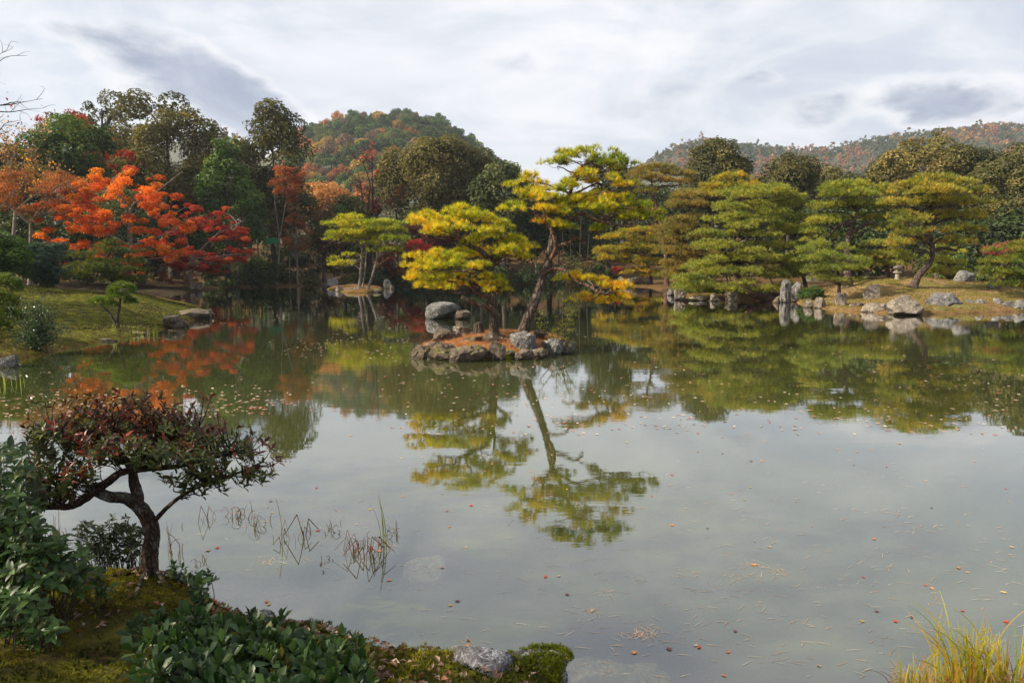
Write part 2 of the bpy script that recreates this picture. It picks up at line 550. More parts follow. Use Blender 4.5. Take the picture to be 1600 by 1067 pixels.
BANK_C = P(60, 450, 31)[:2]
TREE_C = P(235, 905, 4.4)[:2]
RIGHT_C = P(1415, 440, 42.5)[:2]


def height(xy):
    xy = np.asarray(xy, float).reshape(-1, 2)
    s = -poly_sdf(xy, POND)                      # >0 on land
    x, y = xy[:, 0], xy[:, 1]
    p3 = np.column_stack([xy, np.zeros(len(xy))])
    r = np.hypot(x, y)
    near = np.exp(-(r / 7.0) ** 2)
    lip = 0.16 * (1 - near) + 0.20 * near
    land = lip * (1 - np.exp(-np.maximum(s, 0) / 0.28)) + 0.055 * np.maximum(s, 0) * np.exp(-np.maximum(s, 0) / 40)
    land += near * 0.22 * np.clip(s / 2.2, 0, 1)
    land += 0.13 * np.exp(-(((x - TREE_C[0]) / 0.42) ** 2 + ((y - TREE_C[1]) / 0.34) ** 2)) * np.clip(s / 0.15, 0, 1)
    g1 = np.exp(-(((x - BANK_C[0]) / 9.5) ** 2 + ((y - BANK_C[1]) / 5.5) ** 2))
    land += 0.75 * g1 * np.clip(s / 3.0, 0, 1)
    g2 = np.exp(-(((x - RIGHT_C[0]) / 8.5) ** 2 + ((y - RIGHT_C[1]) / 4.5) ** 2))
    land += 1.0 * g2 * np.clip(s / 5.0, 0, 1)
    far = np.clip((y - 84) / 40, 0, 1)
    land += far * far * (3 - 2 * far) * 5.0
    land += (fbm(p3, 0.35, 3) - 0.5) * 0.5 * np.clip(s / 4, 0, 1) * (1 - near) + (fbm(p3, 3.0, 5) - 0.5) * 0.09 * np.clip(s / 0.6, 0, 1)
    bed = -0.75 * (1 - np.exp(np.minimum(s, 0) / 1.4)) - 0.04 + (fbm(p3, 1.0, 9) - 0.5) * 0.05
    return np.where(s > 0, np.maximum(land, 0.012), np.minimum(bed, -0.02)), s


def gh(x, y):
    return float(height([(x, y)])[0][0])


def make_ground():
    rs = [0.0] + list(1.0 * 1.0245 ** np.arange(0, 312))
    rs = np.array(rs)
    a1 = np.linspace(-46, 46, 330)
    a2 = np.linspace(46, 314, 60)[1:-1]
    an = np.radians(np.concatenate([a1, a2]))
    nr, na = len(rs), len(an)
    R, A = np.meshgrid(rs, an, indexing='ij')
    xy = np.column_stack([(R * np.sin(A)).ravel(), (R * np.cos(A)).ravel()])
    z, s = height(xy)
    v = np.column_stack([xy, z])
    i, j = np.meshgrid(np.arange(nr - 1), np.arange(na), indexing='ij')
    i, j = i.ravel(), j.ravel()
    j2 = (j + 1) % na
    f = np.column_stack([i * na + j, i * na + j2, (i + 1) * na + j2, (i + 1) * na + j])
    x, y = xy[:, 0], xy[:, 1]
    r = np.hypot(x, y)
    moss = np.exp(-(((x - BANK_C[0]) / 22) ** 4 + ((y - BANK_C[1] + 3) / 17) ** 4))
    moss = np.maximum(moss, np.exp(-(r / 9) ** 4))
    moss = np.maximum(moss, 0.35 * (y > 60))
    tan = np.exp(-(((x - RIGHT_C[0]) / 13) ** 4 + ((y - RIGHT_C[1]) / 12) ** 4))
    lit = np.clip(1 - moss - tan, 0, 1)
    lit = np.maximum(lit, 0.35 * np.exp(-(r / 9) ** 4) * (fbm(v, 1.3, 40) > 0.52))
    c = np.column_stack([np.clip(moss, 0, 1), np.clip(tan, 0, 1), lit])
    c[s < 0] = (0, 0, 1)
    mb = MB().add(v, f, c)
    ob = mb.build('ground', M_GROUND, smooth=True, kind='structure')
    return ob


make_ground()

wm = MB()
wx = np.array([-160, 160.0])
wy = np.array([-8, 120.0])
wm.add([(wx[0], wy[0], 0), (wx[1], wy[0], 0), (wx[1], wy[1], 0), (wx[0], wy[1], 0)], [(0, 1, 2, 3)])
wm.build('water', M_WATER, kind='structure')


# ------------------------------------------------------------------ generators
def catmull(pts, seg):
    p = np.asarray(pts, float)
    if len(p) < 3:
        t = np.linspace(0, 1, seg + 1)[:, None]
        return p[0] * (1 - t) + p[-1] * t
    q = np.vstack([2 * p[0] - p[1], p, 2 * p[-1] - p[-2]])
    o = []
    for i in range(len(p) - 1):
        a, b, c, d = q[i:i + 4]
        for t in np.linspace(0, 1, seg, endpoint=False):
            o.append(0.5 * ((2 * b) + (c - a) * t + (2 * a - 5 * b + 4 * c - d) * t * t + (3 * b - a - 3 * c + d) * t ** 3))
    o.append(p[-1])
    return np.array(o)


def tube(mb, pts, r0, r1, sides=8, seg=5, bump=0.0, c=(1, 1, 1), power=1.0, flare=0.0, seed=0):
    p = catmull(pts, seg)
    n = len(p)
    t = np.gradient(p, axis=0)
    t = norm(t)
    ref = np.array((0.13, 0.21, 1.0)) if abs(t[0][2]) < 0.9 else np.array((1.0, 0.2, 0.1))
    u = norm(np.cross(t, ref))
    for i in range(1, n):
        k = u[i - 1] - t[i] * (u[i - 1] @ t[i])
        u[i] = k / max(np.linalg.norm(k), 1e-6)
    wv = np.cross(t, u)
    s = np.linspace(0, 1, n)
    r = r0 + (r1 - r0) * s ** power
    if flare:
        r = r + flare * r0 * np.exp(-s * n * 0.55)
    a = np.linspace(0, 2 * math.pi, sides, endpoint=False)
    v = p[:, None, :] + r[:, None, None] * (np.cos(a)[None, :, None] * u[:, None, :] + np.sin(a)[None, :, None] * wv[:, None, :])
    v = v.reshape(-1, 3)
    if bump:
        nz = fbm(v, 1.6 / max(r0, 0.02), seed + 3) - 0.5
        ctr = np.repeat(p, sides, 0)
        v = ctr + (v - ctr) * (1 + bump * 2 * nz[:, None])
    i, j = np.meshgrid(np.arange(n - 1), np.arange(sides), indexing='ij')
    i, j = i.ravel(), j.ravel()
    j2 = (j + 1) % sides
    f = np.column_stack([i * sides + j, i * sides + j2, (i + 1) * sides + j2, (i + 1) * sides + j])
    mb.add(v, f, c)
    tip = len(v)
    cap = (n - 1) * sides
    mb.add(np.vstack([v[cap:], p[-1:] + t[-1:] * r1 * 0.5]), np.array([(q, (q + 1) % sides, sides) for q in range(sides)]), c)
    return p


def pick(pal, n, rng):
    """pal: list of (r, g, b, weight)"""
    pal = np.array(pal, float)
    wt = pal[:, 3] / pal[:, 3].sum()
    return pal[rng.choice(len(pal), n, p=wt), :3]


def quads_at(mb, c, nrm, size, cols, rng, aspect=1.7, leafy=False):
    """one rhombic leaf clump per point"""
    n = len(c)
    a = norm(np.cross(nrm, rdir(n, rng)))
    b = np.cross(nrm, a)
    sz = (size * rng.uniform(0.6, 1.35, n))[:, None]
    v = np.empty((n, 4, 3))
    bend = nrm * sz * 0.22
    v[:, 0] = c - a * sz * 0.5 - bend
    v[:, 1] = c + b * sz * 0.5 / aspect
    v[:, 2] = c + a * sz * 0.5 - bend
    v[:, 3] = c - b * sz * 0.5 / aspect
    f = np.arange(n * 4).reshape(n, 4)
    mb.add(v.reshape(-1, 3), f, np.repeat(cols, 4, 0))


def clumps(mb, cen, rad_, leaves, size, pal, rng, squash=0.8, up=0.5, jit=0.7, fill=0.55, aspect=1.7, drift=0.5):
    """leaves spread over the shells of many clumps"""
    cen = np.asarray(cen, float)
    n = len(cen)
    rad_ = np.broadcast_to(np.asarray(rad_, float), (n,))
    k = np.maximum(8, (leaves * (rad_ / rad_.mean()) ** 2)).astype(int)
    idx = np.repeat(np.arange(n), k)
    m = len(idx)
    d = rdir(m, rng)
    d[:, 2] += up * 0.6
    d = norm(d)
    rr = rad_[idx] * (fill + (1 - fill) * rng.random(m) ** 0.6) * (0.85 + 0.4 * (vnoise(d * 1.0 + cen[idx] * 3.1, 2.2, 4)))
    p = cen[idx] + d * rr[:, None] * np.array((1, 1, squash))
    nrm = norm(d + np.array((0, 0, up)) + rdir(m, rng) * jit)
    cc = pick(pal, n, rng) * rng.uniform(0.7, 1.35, (n, 1))
    own = pick(pal, m, rng)
    mixf = (rng.random(m) < drift)[:, None]
    cols = np.where(mixf, own * 0.5 + cc[idx] * 0.5, cc[idx]) * rng.uniform(0.85, 1.15, (m, 1))
    quads_at(mb, p, nrm, size, cols, rng, aspect)


def needles(mb, pos, axis, L, wd, k, pal, rng, spread=0.9, tint=None, grad=False):
    """a tuft of k needles at each point"""
    n = len(pos)
    idx = np.repeat(np.arange(n), k)
    m = len(idx)
    d = norm(axis[idx] * (0.55 + rng.random((m, 1)) * 0.9) + rdir(m, rng) * spread)
    side = norm(np.cross(d, rdir(m, rng)))
    ln = (L * rng.uniform(0.65, 1.2, m))[:, None]
    b = pos[idx] + d * ln * 0.08
    v = np.empty((m, 3, 3))
    v[:, 0] = b - side * wd * 0.5
    v[:, 1] = b + side * wd * 0.5
    v[:, 2] = b + d * ln
    cols = (tint if tint is not None else pick(pal, n, rng))[idx] * rng.uniform(0.75, 1.25, (m, 1))
    c3 = np.repeat(cols[:, None, :], 3, 1)
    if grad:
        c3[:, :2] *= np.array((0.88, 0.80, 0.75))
    mb.add(v.reshape(-1, 3), np.arange(m * 3).reshape(m, 3), c3.reshape(-1, 3))


def pine_pad(mb, wood, c, rx, ry, rz, pal, rng, step=0.15, L=0.15, wd=0.014, k=12, root=None, twigr=0.012, seedc=0, dens=1.0, hue=0.0):
    """a flat cushion of needle tufts; wood gets the fan of twigs that carries it"""
    c = np.asarray(c, float)
    area = math.pi * rx * ry
    ns = max(5, int(area / 0.16))
    q = rng.uniform(-1, 1, (ns * 3, 2))
    q = q[(q ** 2).sum(1) < 1][:ns]
    ph = rng.uniform(0, 6.28, 3)
    ang = np.arctan2(q[:, 1], q[:, 0])
    lob = 1 + 0.16 * np.sin(3 * ang + ph[0]) + 0.12 * np.sin(5 * ang + ph[1])
    r2 = (q ** 2).sum(1)
    sub = c + np.column_stack([q[:, 0] * rx * lob, q[:, 1] * ry * lob, rz * (0.55 * (1 - r2) - 0.35 * r2) + rng.normal(0, rz * 0.28, len(q))])
    sr = rng.uniform(0.20, 0.36, len(sub)) * min(1.3, max(0.55, math.sqrt(rx * ry) / 0.8))
    nt = (dens * 2 * math.pi * sr ** 2 / step ** 2 * 1.15).astype(int) + 3
    idx = np.repeat(np.arange(len(sub)), nt)
    d = rdir(len(idx), rng)
    d[:, 2] = np.abs(d[:, 2]) * 1.0 - 0.18
    d = norm(d)
    pos = sub[idx] + d * (sr[idx] * rng.uniform(0.55, 1.0, len(idx)))[:, None] * np.array((1, 1, 0.62))
    ax = norm(d * 0.7 + np.array((0, 0, 0.75)) + (sub[idx] - c) * np.array((0.35, 0.35, 0)))
    f = fbm(pos, 1.4, 60 + seedc) + rng.normal(0, 0.12, len(pos)) + hue
    pal = np.array(pal, float)[:, :3]
    x = np.clip((f - 0.20) / 0.62, 0, 0.999) * (len(pal) - 1)
    i0 = x.astype(int)
    fr = (x - i0)[:, None]
    tint = pal[i0] * (1 - fr) + pal[np.minimum(i0 + 1, len(pal) - 1)] * fr
    tint = tint * rng.uniform(0.72, 1.28, (len(tint), 1))
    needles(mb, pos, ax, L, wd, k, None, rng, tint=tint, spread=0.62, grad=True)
    if wood is not None:
        r0 = c if root is None else np.asarray(root, float)
        r0 = c * 0.65 + r0 * 0.35 if root is not None else c - np.array((0, 0, rz * 0.6))
        r0 = r0 + np.array((0, 0, -0.05))
        pk = rng.permutation(len(sub))[:min(len(sub), 12)]
        for i in pk:
            mid = (r0 + sub[i]) / 2 + rng.normal(0, 0.05, 3) + np.array((0, 0, -0.04))
            tube(wood, [r0, mid, sub[i] + np.array((0, 0, 0.02))], twigr, twigr * 0.35, 3, 3)


def limb_path(a, b, rng, sag=0.12, kink=0.12):
    a, b = np.asarray(a, float), np.asarray(b, float)
    L = np.linalg.norm(b - a)
    o = [a]
    for t in (0.3, 0.62):
        o.append(a * (1 - t) + b * t + rng.normal(0, kink * L * 0.5, 3) * np.array((1, 1, 0.7)) + np.array((0, 0, sag * L * math.sin(t * 3.14))))
    o.append(b)
    return o


def nearest_on(path, p, below=0.25):
    """where on the trunk a limb for a pad at p starts: a little lower than the pad"""
    p = np.asarray(p, float)
    hor = np.hypot(path[:, 0] - p[0], path[:, 1] - p[1])
    cost = np.abs(path[:, 2] - (p[2] - below - 0.22 * hor)) + 0.25 * hor
    i = int(np.argmin(cost))
    return path[i]


def pine(label, trunks, pads, pal, group=None, seed=0, name='pine_tree', bark=None, r0=0.16, r1=0.05, L=0.15, wd=0.014, k=12, step=0.15,
         limbs=True, extra=None, dens=1.0, split=True, hues=None):
    """trunks: lists of world points; pads: (centre, rx, ry, rz)"""
    rng = np.random.default_rng(seed + 100)
    bark = bark or M_BARK
    if L > 0.15:
        L, step, dens = L * 1.15, step * 1.22, dens * 0.9
    base = np.array(trunks[0][0], float)
    t = thing(name, label, 'pine tree', base, group)
    paths = []
    for q, tr in enumerate(trunks):
        mb = MB()
        p = tube(mb, tr, r0 * (1 if q == 0 else 0.62), r1, 10, 7, 0.14, flare=0.5 if q == 0 else 0.0, seed=seed)
        mb.build('trunk' if (q == 0 or abs(trunks[q][0][2] - base[2]) < 0.3) else 'limb', bark, t, smooth=True)
        paths.append(p)
    allp = np.vstack(paths)
    allp = allp[allp[:, 2] > base[2] + 0.3 * (allp[:, 2].max() - base[2])] if len(pads) > 2 else allp
    joint = MB()
    woodj = MB()
    for i, (c, rx, ry, rz) in enumerate(pads):
        a = nearest_on(allp, c)
        foliage = MB() if split else joint
        wood = MB() if split else woodj
        tip = np.asarray(c, float) - np.array((0, 0, rz * 0.45))
        if limbs:
            dist = np.linalg.norm(tip - a)
            rl = min(r0 * 0.42, 0.018 + 0.022 * dist) * (1 if split else 1.3)
            path = limb_path(a, a * 0.2 + tip * 0.8, rng)
            tube(wood, path, rl, rl * 0.45, 6, 5, 0.1)
            rr = a * 0.25 + tip * 0.75
        else:
            rr = None
        pine_pad(foliage, wood, c, rx, ry, rz, pal, rng, step, L, wd, k, root=rr, twigr=0.011 if split else 0.018, seedc=seed, dens=dens,
                 hue=(hues[i] if hues else 0.0))
        if split:
            foliage.build('foliage_pad', M_NEEDLE, t)
            wood.build('branch', bark, t, smooth=True)
    if not split:
        joint.build('crown', M_NEEDLE, t)
        woodj.build('branches', bark, t, smooth=True)
    return t


def rock_mb(w_, d_, h_, seed, sub=4, cuts=9, rough=0.10, tilt=0.0):
    """a chipped boulder standing on z = 0, sunk a little"""
    import bmesh
    bm = bmesh.new()
    bmesh.ops.create_icosphere(bm, subdivisions=sub, radius=1.0)
    v = np.array([q.co[:] for q in bm.verts])
    f = np.array([[q.index for q in fc.verts] for fc in bm.faces])
    bm.free()
    rng = np.random.default_rng(seed)
    v = np.sign(v) * np.abs(v) ** (0.74, 0.74, 0.66)
    for _ in range(cuts):
        n = rdir(1, rng)[0]
        n[2] = n[2] * 0.7
        n = n / np.linalg.norm(n)
        off = rng.uniform(0.46, 0.84)
        e = v @ n - off
        v = v - np.maximum(e, 0)[:, None] * n * rng.uniform(0.8, 1.0)
    rid = np.abs(fbm(v * (1, 1, 0.35), 2.3, seed + 9, 4) - 0.5) * 2
    v = v * (1 + rough * 2.6 * (fbm(v, 1.5, seed, 4) - 0.5)[:, None] + rough * 1.3 * (np.minimum(rid, 0.28) - 0.2)[:, None]) + rough * 0.7 * (fbm(v, 6.5, seed + 5, 3) - 0.5)[:, None] * norm(v)
    mn, mx = v.min(0), v.max(0)
    v = (v - (mn + mx) / 2) / (mx - mn)
    z = v[:, 2] + 0.5
    v = v * (w_, d_, h_)
    v[:, 2] = (z * 1.28 - 0.28) * h_
    if tilt:
        v[:, 0] += v[:, 2] * tilt
    return v, f


def rock(x, y, wpx, hpx, label, mat, seed, z=0.0, depth=0.75, group=None, tilt=0.0, sub=4, cuts=9, name='rock', cat='rock', rough=0.11, D=None, parent_mb=None):
    """x: centre, y: foot of the visible front, both in the photograph; z: height of that foot"""
    p = G(x, y, z) if D is None else P(x, y, D)
    D = p[1]
    w_ = wpx * D / FPX
    h_ = hpx * D / FPX
    d_ = w_ * depth
    v, f = rock_mb(w_, d_, h_, seed, sub, cuts, rough, tilt)
    loc = np.array((p[0], p[1] + d_ * 0.42, p[2]))
    mb = MB().add(v + loc, f)
    return solo(mb, name, mat, label, cat, tuple(loc), group, smooth=False)


def on_land(x, D, margin=0.8):
    """the first distance from D on at which something in the direction of photo column x stands on land"""
    for _ in range(60):
        if poly_sdf([P(x, 440, D)[:2]], POND)[0] < -margin:
            break
        D += 0.75
    return D


def crown_tree(label, x, top, bot, wpx, D, pal, shape='round', name='evergreen_tree', cat='tree', seed=0, leaf=0.30, n=70, cr=None, per=None,
               bark=None, group=None, squash=0.8, mat=None, gap=0.0, limbs=7, base_z=None, lean=0.0, trunk_r=None, up=0.5, depth=1.0):
    rng = np.random.default_rng(seed + 500)
    bark = bark or M_BARKD
    D = on_land(x, D)
    c0 = P(x, (top + bot) / 2, D)
    zt, zb = P(x, top, D)[2], P(x, bot, D)[2]
    rx = wpx / 2 * D / FPX
    rz = (zt - zb) / 2
    gz = gh(c0[0], c0[1]) - 0.05 if base_z is None else base_z
    cr = cr or max(0.5, 0.30 * (rx * rz) ** 0.5)
    # clump centres on an uneven crown
    d = rdir(n * 2, rng)
    d = d[(d[:, 1] < 0.75) & (d[:, 2] > -0.85)][:n]
    m = len(d)
    wob = 0.42 + 1.0 * vnoise(d, 2.1, seed)
    rr = rng.uniform(0.45, 1.0, m) ** 0.5 * wob
    rr = np.minimum(rr / np.percentile(rr, 80), 1.06)
    hz = d[:, 2] * rr
    wid = np.ones(m)
    if shape == 'cone':
        wid = np.clip(0.92 - 0.62 * hz, 0.12, 1.3)
    elif shape == 'dome':
        wid = np.where(hz < 0, 1.05, 1.0)
    elif shape == 'column':
        wid = np.clip(1.1 - 0.2 * np.abs(hz), 0.4, 1.1)
    cen = np.column_stack([d[:, 0] * rr * wid * max(0.2, rx - cr * 0.55), d[:, 1] * rr * wid * max(0.2, rx * depth - cr * 0.55), hz * max(0.2, rz - cr * 0.55 * squash)]) + c0
    cen[:, 0] += lean * (cen[:, 2] - c0[2])
    if gap:
        keep = fbm(cen, 0.55 / max(cr, 0.6), seed + 3) > 0.38 + 0.12 * gap
        cen = cen[keep | (rng.random(len(cen)) < 0.12)]
        m = len(cen)
    rads = cr * rng.choice([0.5, 0.7, 0.95, 1.25, 1.45], m, p=[0.22, 0.28, 0.25, 0.17, 0.08])
    per = per or max(40, int(1.55 * 4 * math.pi * cr ** 2 / (leaf * leaf / 1.7) * 0.23))
    leaf = leaf * 1.2
    if pal is PAL_DARK and D > 50:
        per, leaf = int(per * 0.6), leaf * 1.25
    t = thing(name, label, cat, (c0[0], c0[1], gz), group)
    mb = MB()
    clumps(mb, cen, rads, per, leaf, pal, rng, squash=squash, up=up, jit=0.5, fill=0.7, drift=0.35)
    mb.build('crown', mat or M_LEAF, t)
    wb = MB()
    tr = trunk_r or max(0.08, rx * 0.075)
    base = np.array((c0[0] - lean * (c0[2] - gz) * 0.6 + rng.normal(0, 0.1), c0[1], gz))
    fork = c0 + np.array((lean * -0.2, 0, -rz * 0.35))
    top_ = c0 + np.array((lean * rz, 0, rz * 0.55))
    p = tube(wb, [base, base * 0.5 + fork * 0.5 + rng.normal(0, rx * 0.06, 3), fork, top_], tr, tr * 0.22, 8, 5, 0.1, flare=0.4)
    order = rng.permutation(m)[:limbs]
    for i in order:
        a = nearest_on(p[len(p) // 3:], cen[i], rads[i])
        tube(wb, limb_path(a, cen[i], rng), tr * 0.42, tr * 0.1, 5, 4)
    wb.build('trunk', bark, t, smooth=True)
    return t


def maple(label, x, top, bot, wpx, D, pal, base, sprays, seed=0, name='maple_tree', leaf=0.13, cat='maple tree', bark=None, fork=None, per=260, thick=0.32, mat=None, tr=0.16,
          trunks=None, group=None, sr=0.62):
    """layered sprays of small leaves on a forked trunk"""
    rng = np.random.default_rng(seed + 900)
    bark = bark or M_BARKP
    D = on_land(base[0], D)
    bpt = P(base[0], base[1], D)
    bpt[2] = min(bpt[2], gh(bpt[0], bpt[1]) - 0.03)
    rx = wpx / 2 * D / FPX
    c0 = P(x, (top + bot) / 2, D)
    rz = (P(x, top, D)[2] - P(x, bot, D)[2]) / 2
    t = thing(name, label, cat, bpt, group)
    sprays, sr, per = int(sprays * 2.6), sr * 0.64, int(per * 0.95)
    leaf = leaf * 0.70
    per = int(per * 0.95)
    n = sprays
    d = rdir(n * 3, rng)
    d = d[d[:, 1] < 0.7][:n]
    rr = rng.uniform(0.35, 1.0, n) ** 0.6 * (0.75 + 0.45 * vnoise(d, 1.9, seed))
    rr /= np.percentile(rr, 90)
    cen = c0 + d * rr[:, None] * np.array((rx - sr * 0.6, rx * 0.75, rz - thick * 0.5))
    mb = MB()
    clumps(mb, cen, sr * rng.uniform(0.45, 1.5, n), per, leaf, pal, rng, squash=min(0.8, thick * 1.35), up=0.7, jit=0.8, fill=0.15, aspect=1.35, drift=0.5)
    mb.build('crown', mat or M_MAPLE, t)
    wb = MB()
    fk = P(*fork, D) if fork else (bpt * 0.5 + c0 * 0.5)
    paths = []
    paths.append(tube(wb, [bpt, bpt * 0.6 + fk * 0.4 + rng.normal(0, 0.12, 3), fk], tr, tr * 0.7, 8, 5, 0.12, flare=0.4))
    for tp in (trunks or []):
        paths.append(tube(wb, [fk] + [P(a, b, D - 0.3) for a, b in tp], tr * 0.62, tr * 0.14, 6, 5, 0.1))
    allp = np.vstack(paths)
    for i in rng.permutation(n)[:min(n, 22)]:
        a = nearest_on(allp, cen[i], 0.3)
        tube(wb, limb_path(a, cen[i], rng), tr * 0.24, tr * 0.06, 4, 4)
    wb.build('trunk', bark, t, smooth=True)
    return t


def bare_tree(label, base, tips, D, seed=0, bark=None, r=0.12, twigs=5, name='bare_tree', leafpal=None, leafn=0, group=None, fork=None, base_z=None, leaf=0.1):
    rng = np.random.default_rng(seed + 1300)
    b = P(base[0], base[1], D)
    b[2] = gh(b[0], b[1]) - 0.05 if base_z is None else base_z
    t = thing(name, label, 'tree', b, group)
    wb = MB()
    fk = P(*fork, D) if fork else b + np.array((0, 0, 1.0))
    tube(wb, [b, (b + fk) / 2 + rng.normal(0, 0.1, 3), fk], r, r * 0.75, 7, 4, 0.1, flare=0.4)
    ends = []
    for tp in tips:
        e = P(tp[0], tp[1], D + rng.normal(0, 0.6))
        L = np.linalg.norm(e - fk)
        p = tube(wb, limb_path(fk, e, rng, 0.05, 0.10), r * 0.55, r * 0.08, 5, 6)
        for j in range(twigs):
            s_ = p[rng.integers(len(p) // 3, len(p))]
            dr = norm(norm((e - fk)[None])[0] * 0.8 + rdir(1, rng)[0] * 0.9 + np.array((0, 0, 0.3)))
            e2 = s_ + dr * L * rng.uniform(0.18, 0.38)
            p2 = tube(wb, limb_path(s_, e2, rng, 0.03, 0.12), r * 0.16, r * 0.04, 3, 4)
            ends.append(p2)
            for q in range(4):
                s3 = p2[rng.integers(2, len(p2))]
                e3 = s3 + norm(dr + rdir(1, rng)[0] * 0.9) * L * rng.uniform(0.06, 0.16)
                tube(wb, [s3, (s3 + e3) / 2 + rng.normal(0, 0.02 * L, 3), e3], r * 0.06, r * 0.02, 3, 2)
                ends.append(np.array([s3, e3]))
    if leafn and leafpal:
        pts = np.vstack(ends)
        c = pts[rng.integers(0, len(pts), leafn)] + rng.normal(0, 0.18, (leafn, 3))
        mb = MB()
        quads_at(mb, c, norm(rdir(leafn, rng) + np.array((0, 0, 0.6))), leaf, pick(leafpal, leafn, rng), rng, 1.3)
        mb.build('crown', M_MAPLE, t)
    wb.build('trunk', bark or M_BARKP, t, smooth=True)
    return t


# palettes (real leaf colours)
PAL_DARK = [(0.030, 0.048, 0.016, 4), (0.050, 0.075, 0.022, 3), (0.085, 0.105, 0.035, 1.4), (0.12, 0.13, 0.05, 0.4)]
PAL_OLIVE = [(0.115, 0.108, 0.036, 4), (0.160, 0.138, 0.046, 3), (0.085, 0.090, 0.030, 2), (0.26, 0.20, 0.06, 0.8)]
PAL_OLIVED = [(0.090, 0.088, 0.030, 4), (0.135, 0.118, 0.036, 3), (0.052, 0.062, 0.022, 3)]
PAL_OLIVEL = [(0.150, 0.132, 0.040, 4), (0.21, 0.168, 0.050, 3), (0.10, 0.095, 0.03, 2)]
PAL_GREEN = [(0.055, 0.105, 0.024, 4), (0.085, 0.140, 0.030, 3), (0.035, 0.070, 0.018, 2), (0.14, 0.19, 0.04, 0.8)]
PAL_FRESH = [(0.11, 0.19, 0.030, 4), (0.17, 0.24, 0.035, 2), (0.06, 0.12, 0.022, 3)]
PAL_BLUEG = [(0.050, 0.090, 0.060, 4), (0.075, 0.120, 0.080, 2), (0.030, 0.058, 0.036, 3)]
PAL_ORANGE = [(0.52, 0.12, 0.020, 4), (0.60, 0.20, 0.024, 4), (0.40, 0.065, 0.020, 2), (0.62, 0.28, 0.04, 1.5)]
PAL_CRIM = [(0.24, 0.020, 0.022, 4), (0.34, 0.045, 0.026, 3), (0.14, 0.018, 0.018, 3), (0.40, 0.11, 0.03, 1.5)]
PAL_REDOR = [(0.38, 0.070, 0.028, 4), (0.28, 0.030, 0.024, 3), (0.48, 0.14, 0.03, 3)]
PAL_RUST = [(0.30, 0.11, 0.040, 4), (0.40, 0.17, 0.06, 2), (0.20, 0.09, 0.04, 3), (0.14, 0.10, 0.04, 2)]
PAL_BROWN = [(0.13, 0.075, 0.040, 4), (0.18, 0.10, 0.05, 3), (0.09, 0.06, 0.035, 3)]
PAL_PINK = [(0.34, 0.14, 0.09, 4), (0.42, 0.20, 0.12, 3), (0.28, 0.09, 0.05, 3)]
PAL_PEACH = [(0.46, 0.21, 0.075, 4), (0.52, 0.28, 0.10, 3), (0.36, 0.15, 0.05, 2)]
PAL_PLUM = [(0.11, 0.030, 0.035, 4), (0.16, 0.04, 0.04, 2), (0.07, 0.03, 0.03, 3)]
# pine palettes run from green (low noise) over yellow to orange
NP_YELLOW = [(0.17, 0.26, 0.025), (0.34, 0.40, 0.028), (0.52, 0.52, 0.030), (0.66, 0.57, 0.034), (0.72, 0.54, 0.035), (0.74, 0.40, 0.03)]
NP_GREENY = [(0.135, 0.190, 0.036), (0.23, 0.285, 0.046), (0.34, 0.36, 0.056), (0.46, 0.38, 0.06)]
NP_GREEN = [(0.065, 0.125, 0.022), (0.13, 0.20, 0.028), (0.23, 0.27, 0.034), (0.30, 0.27, 0.036)]
NP_DARKP = [(0.035, 0.065, 0.016), (0.06, 0.10, 0.022), (0.11, 0.15, 0.026)]
NP_ORANGE = [(0.14, 0.20, 0.028), (0.28, 0.30, 0.034), (0.46, 0.38, 0.036), (0.58, 0.34, 0.03)]
NP_RUSTY = [(0.13, 0.15, 0.035), (0.22, 0.20, 0.045), (0.30, 0.23, 0.05), (0.36, 0.21, 0.04)]


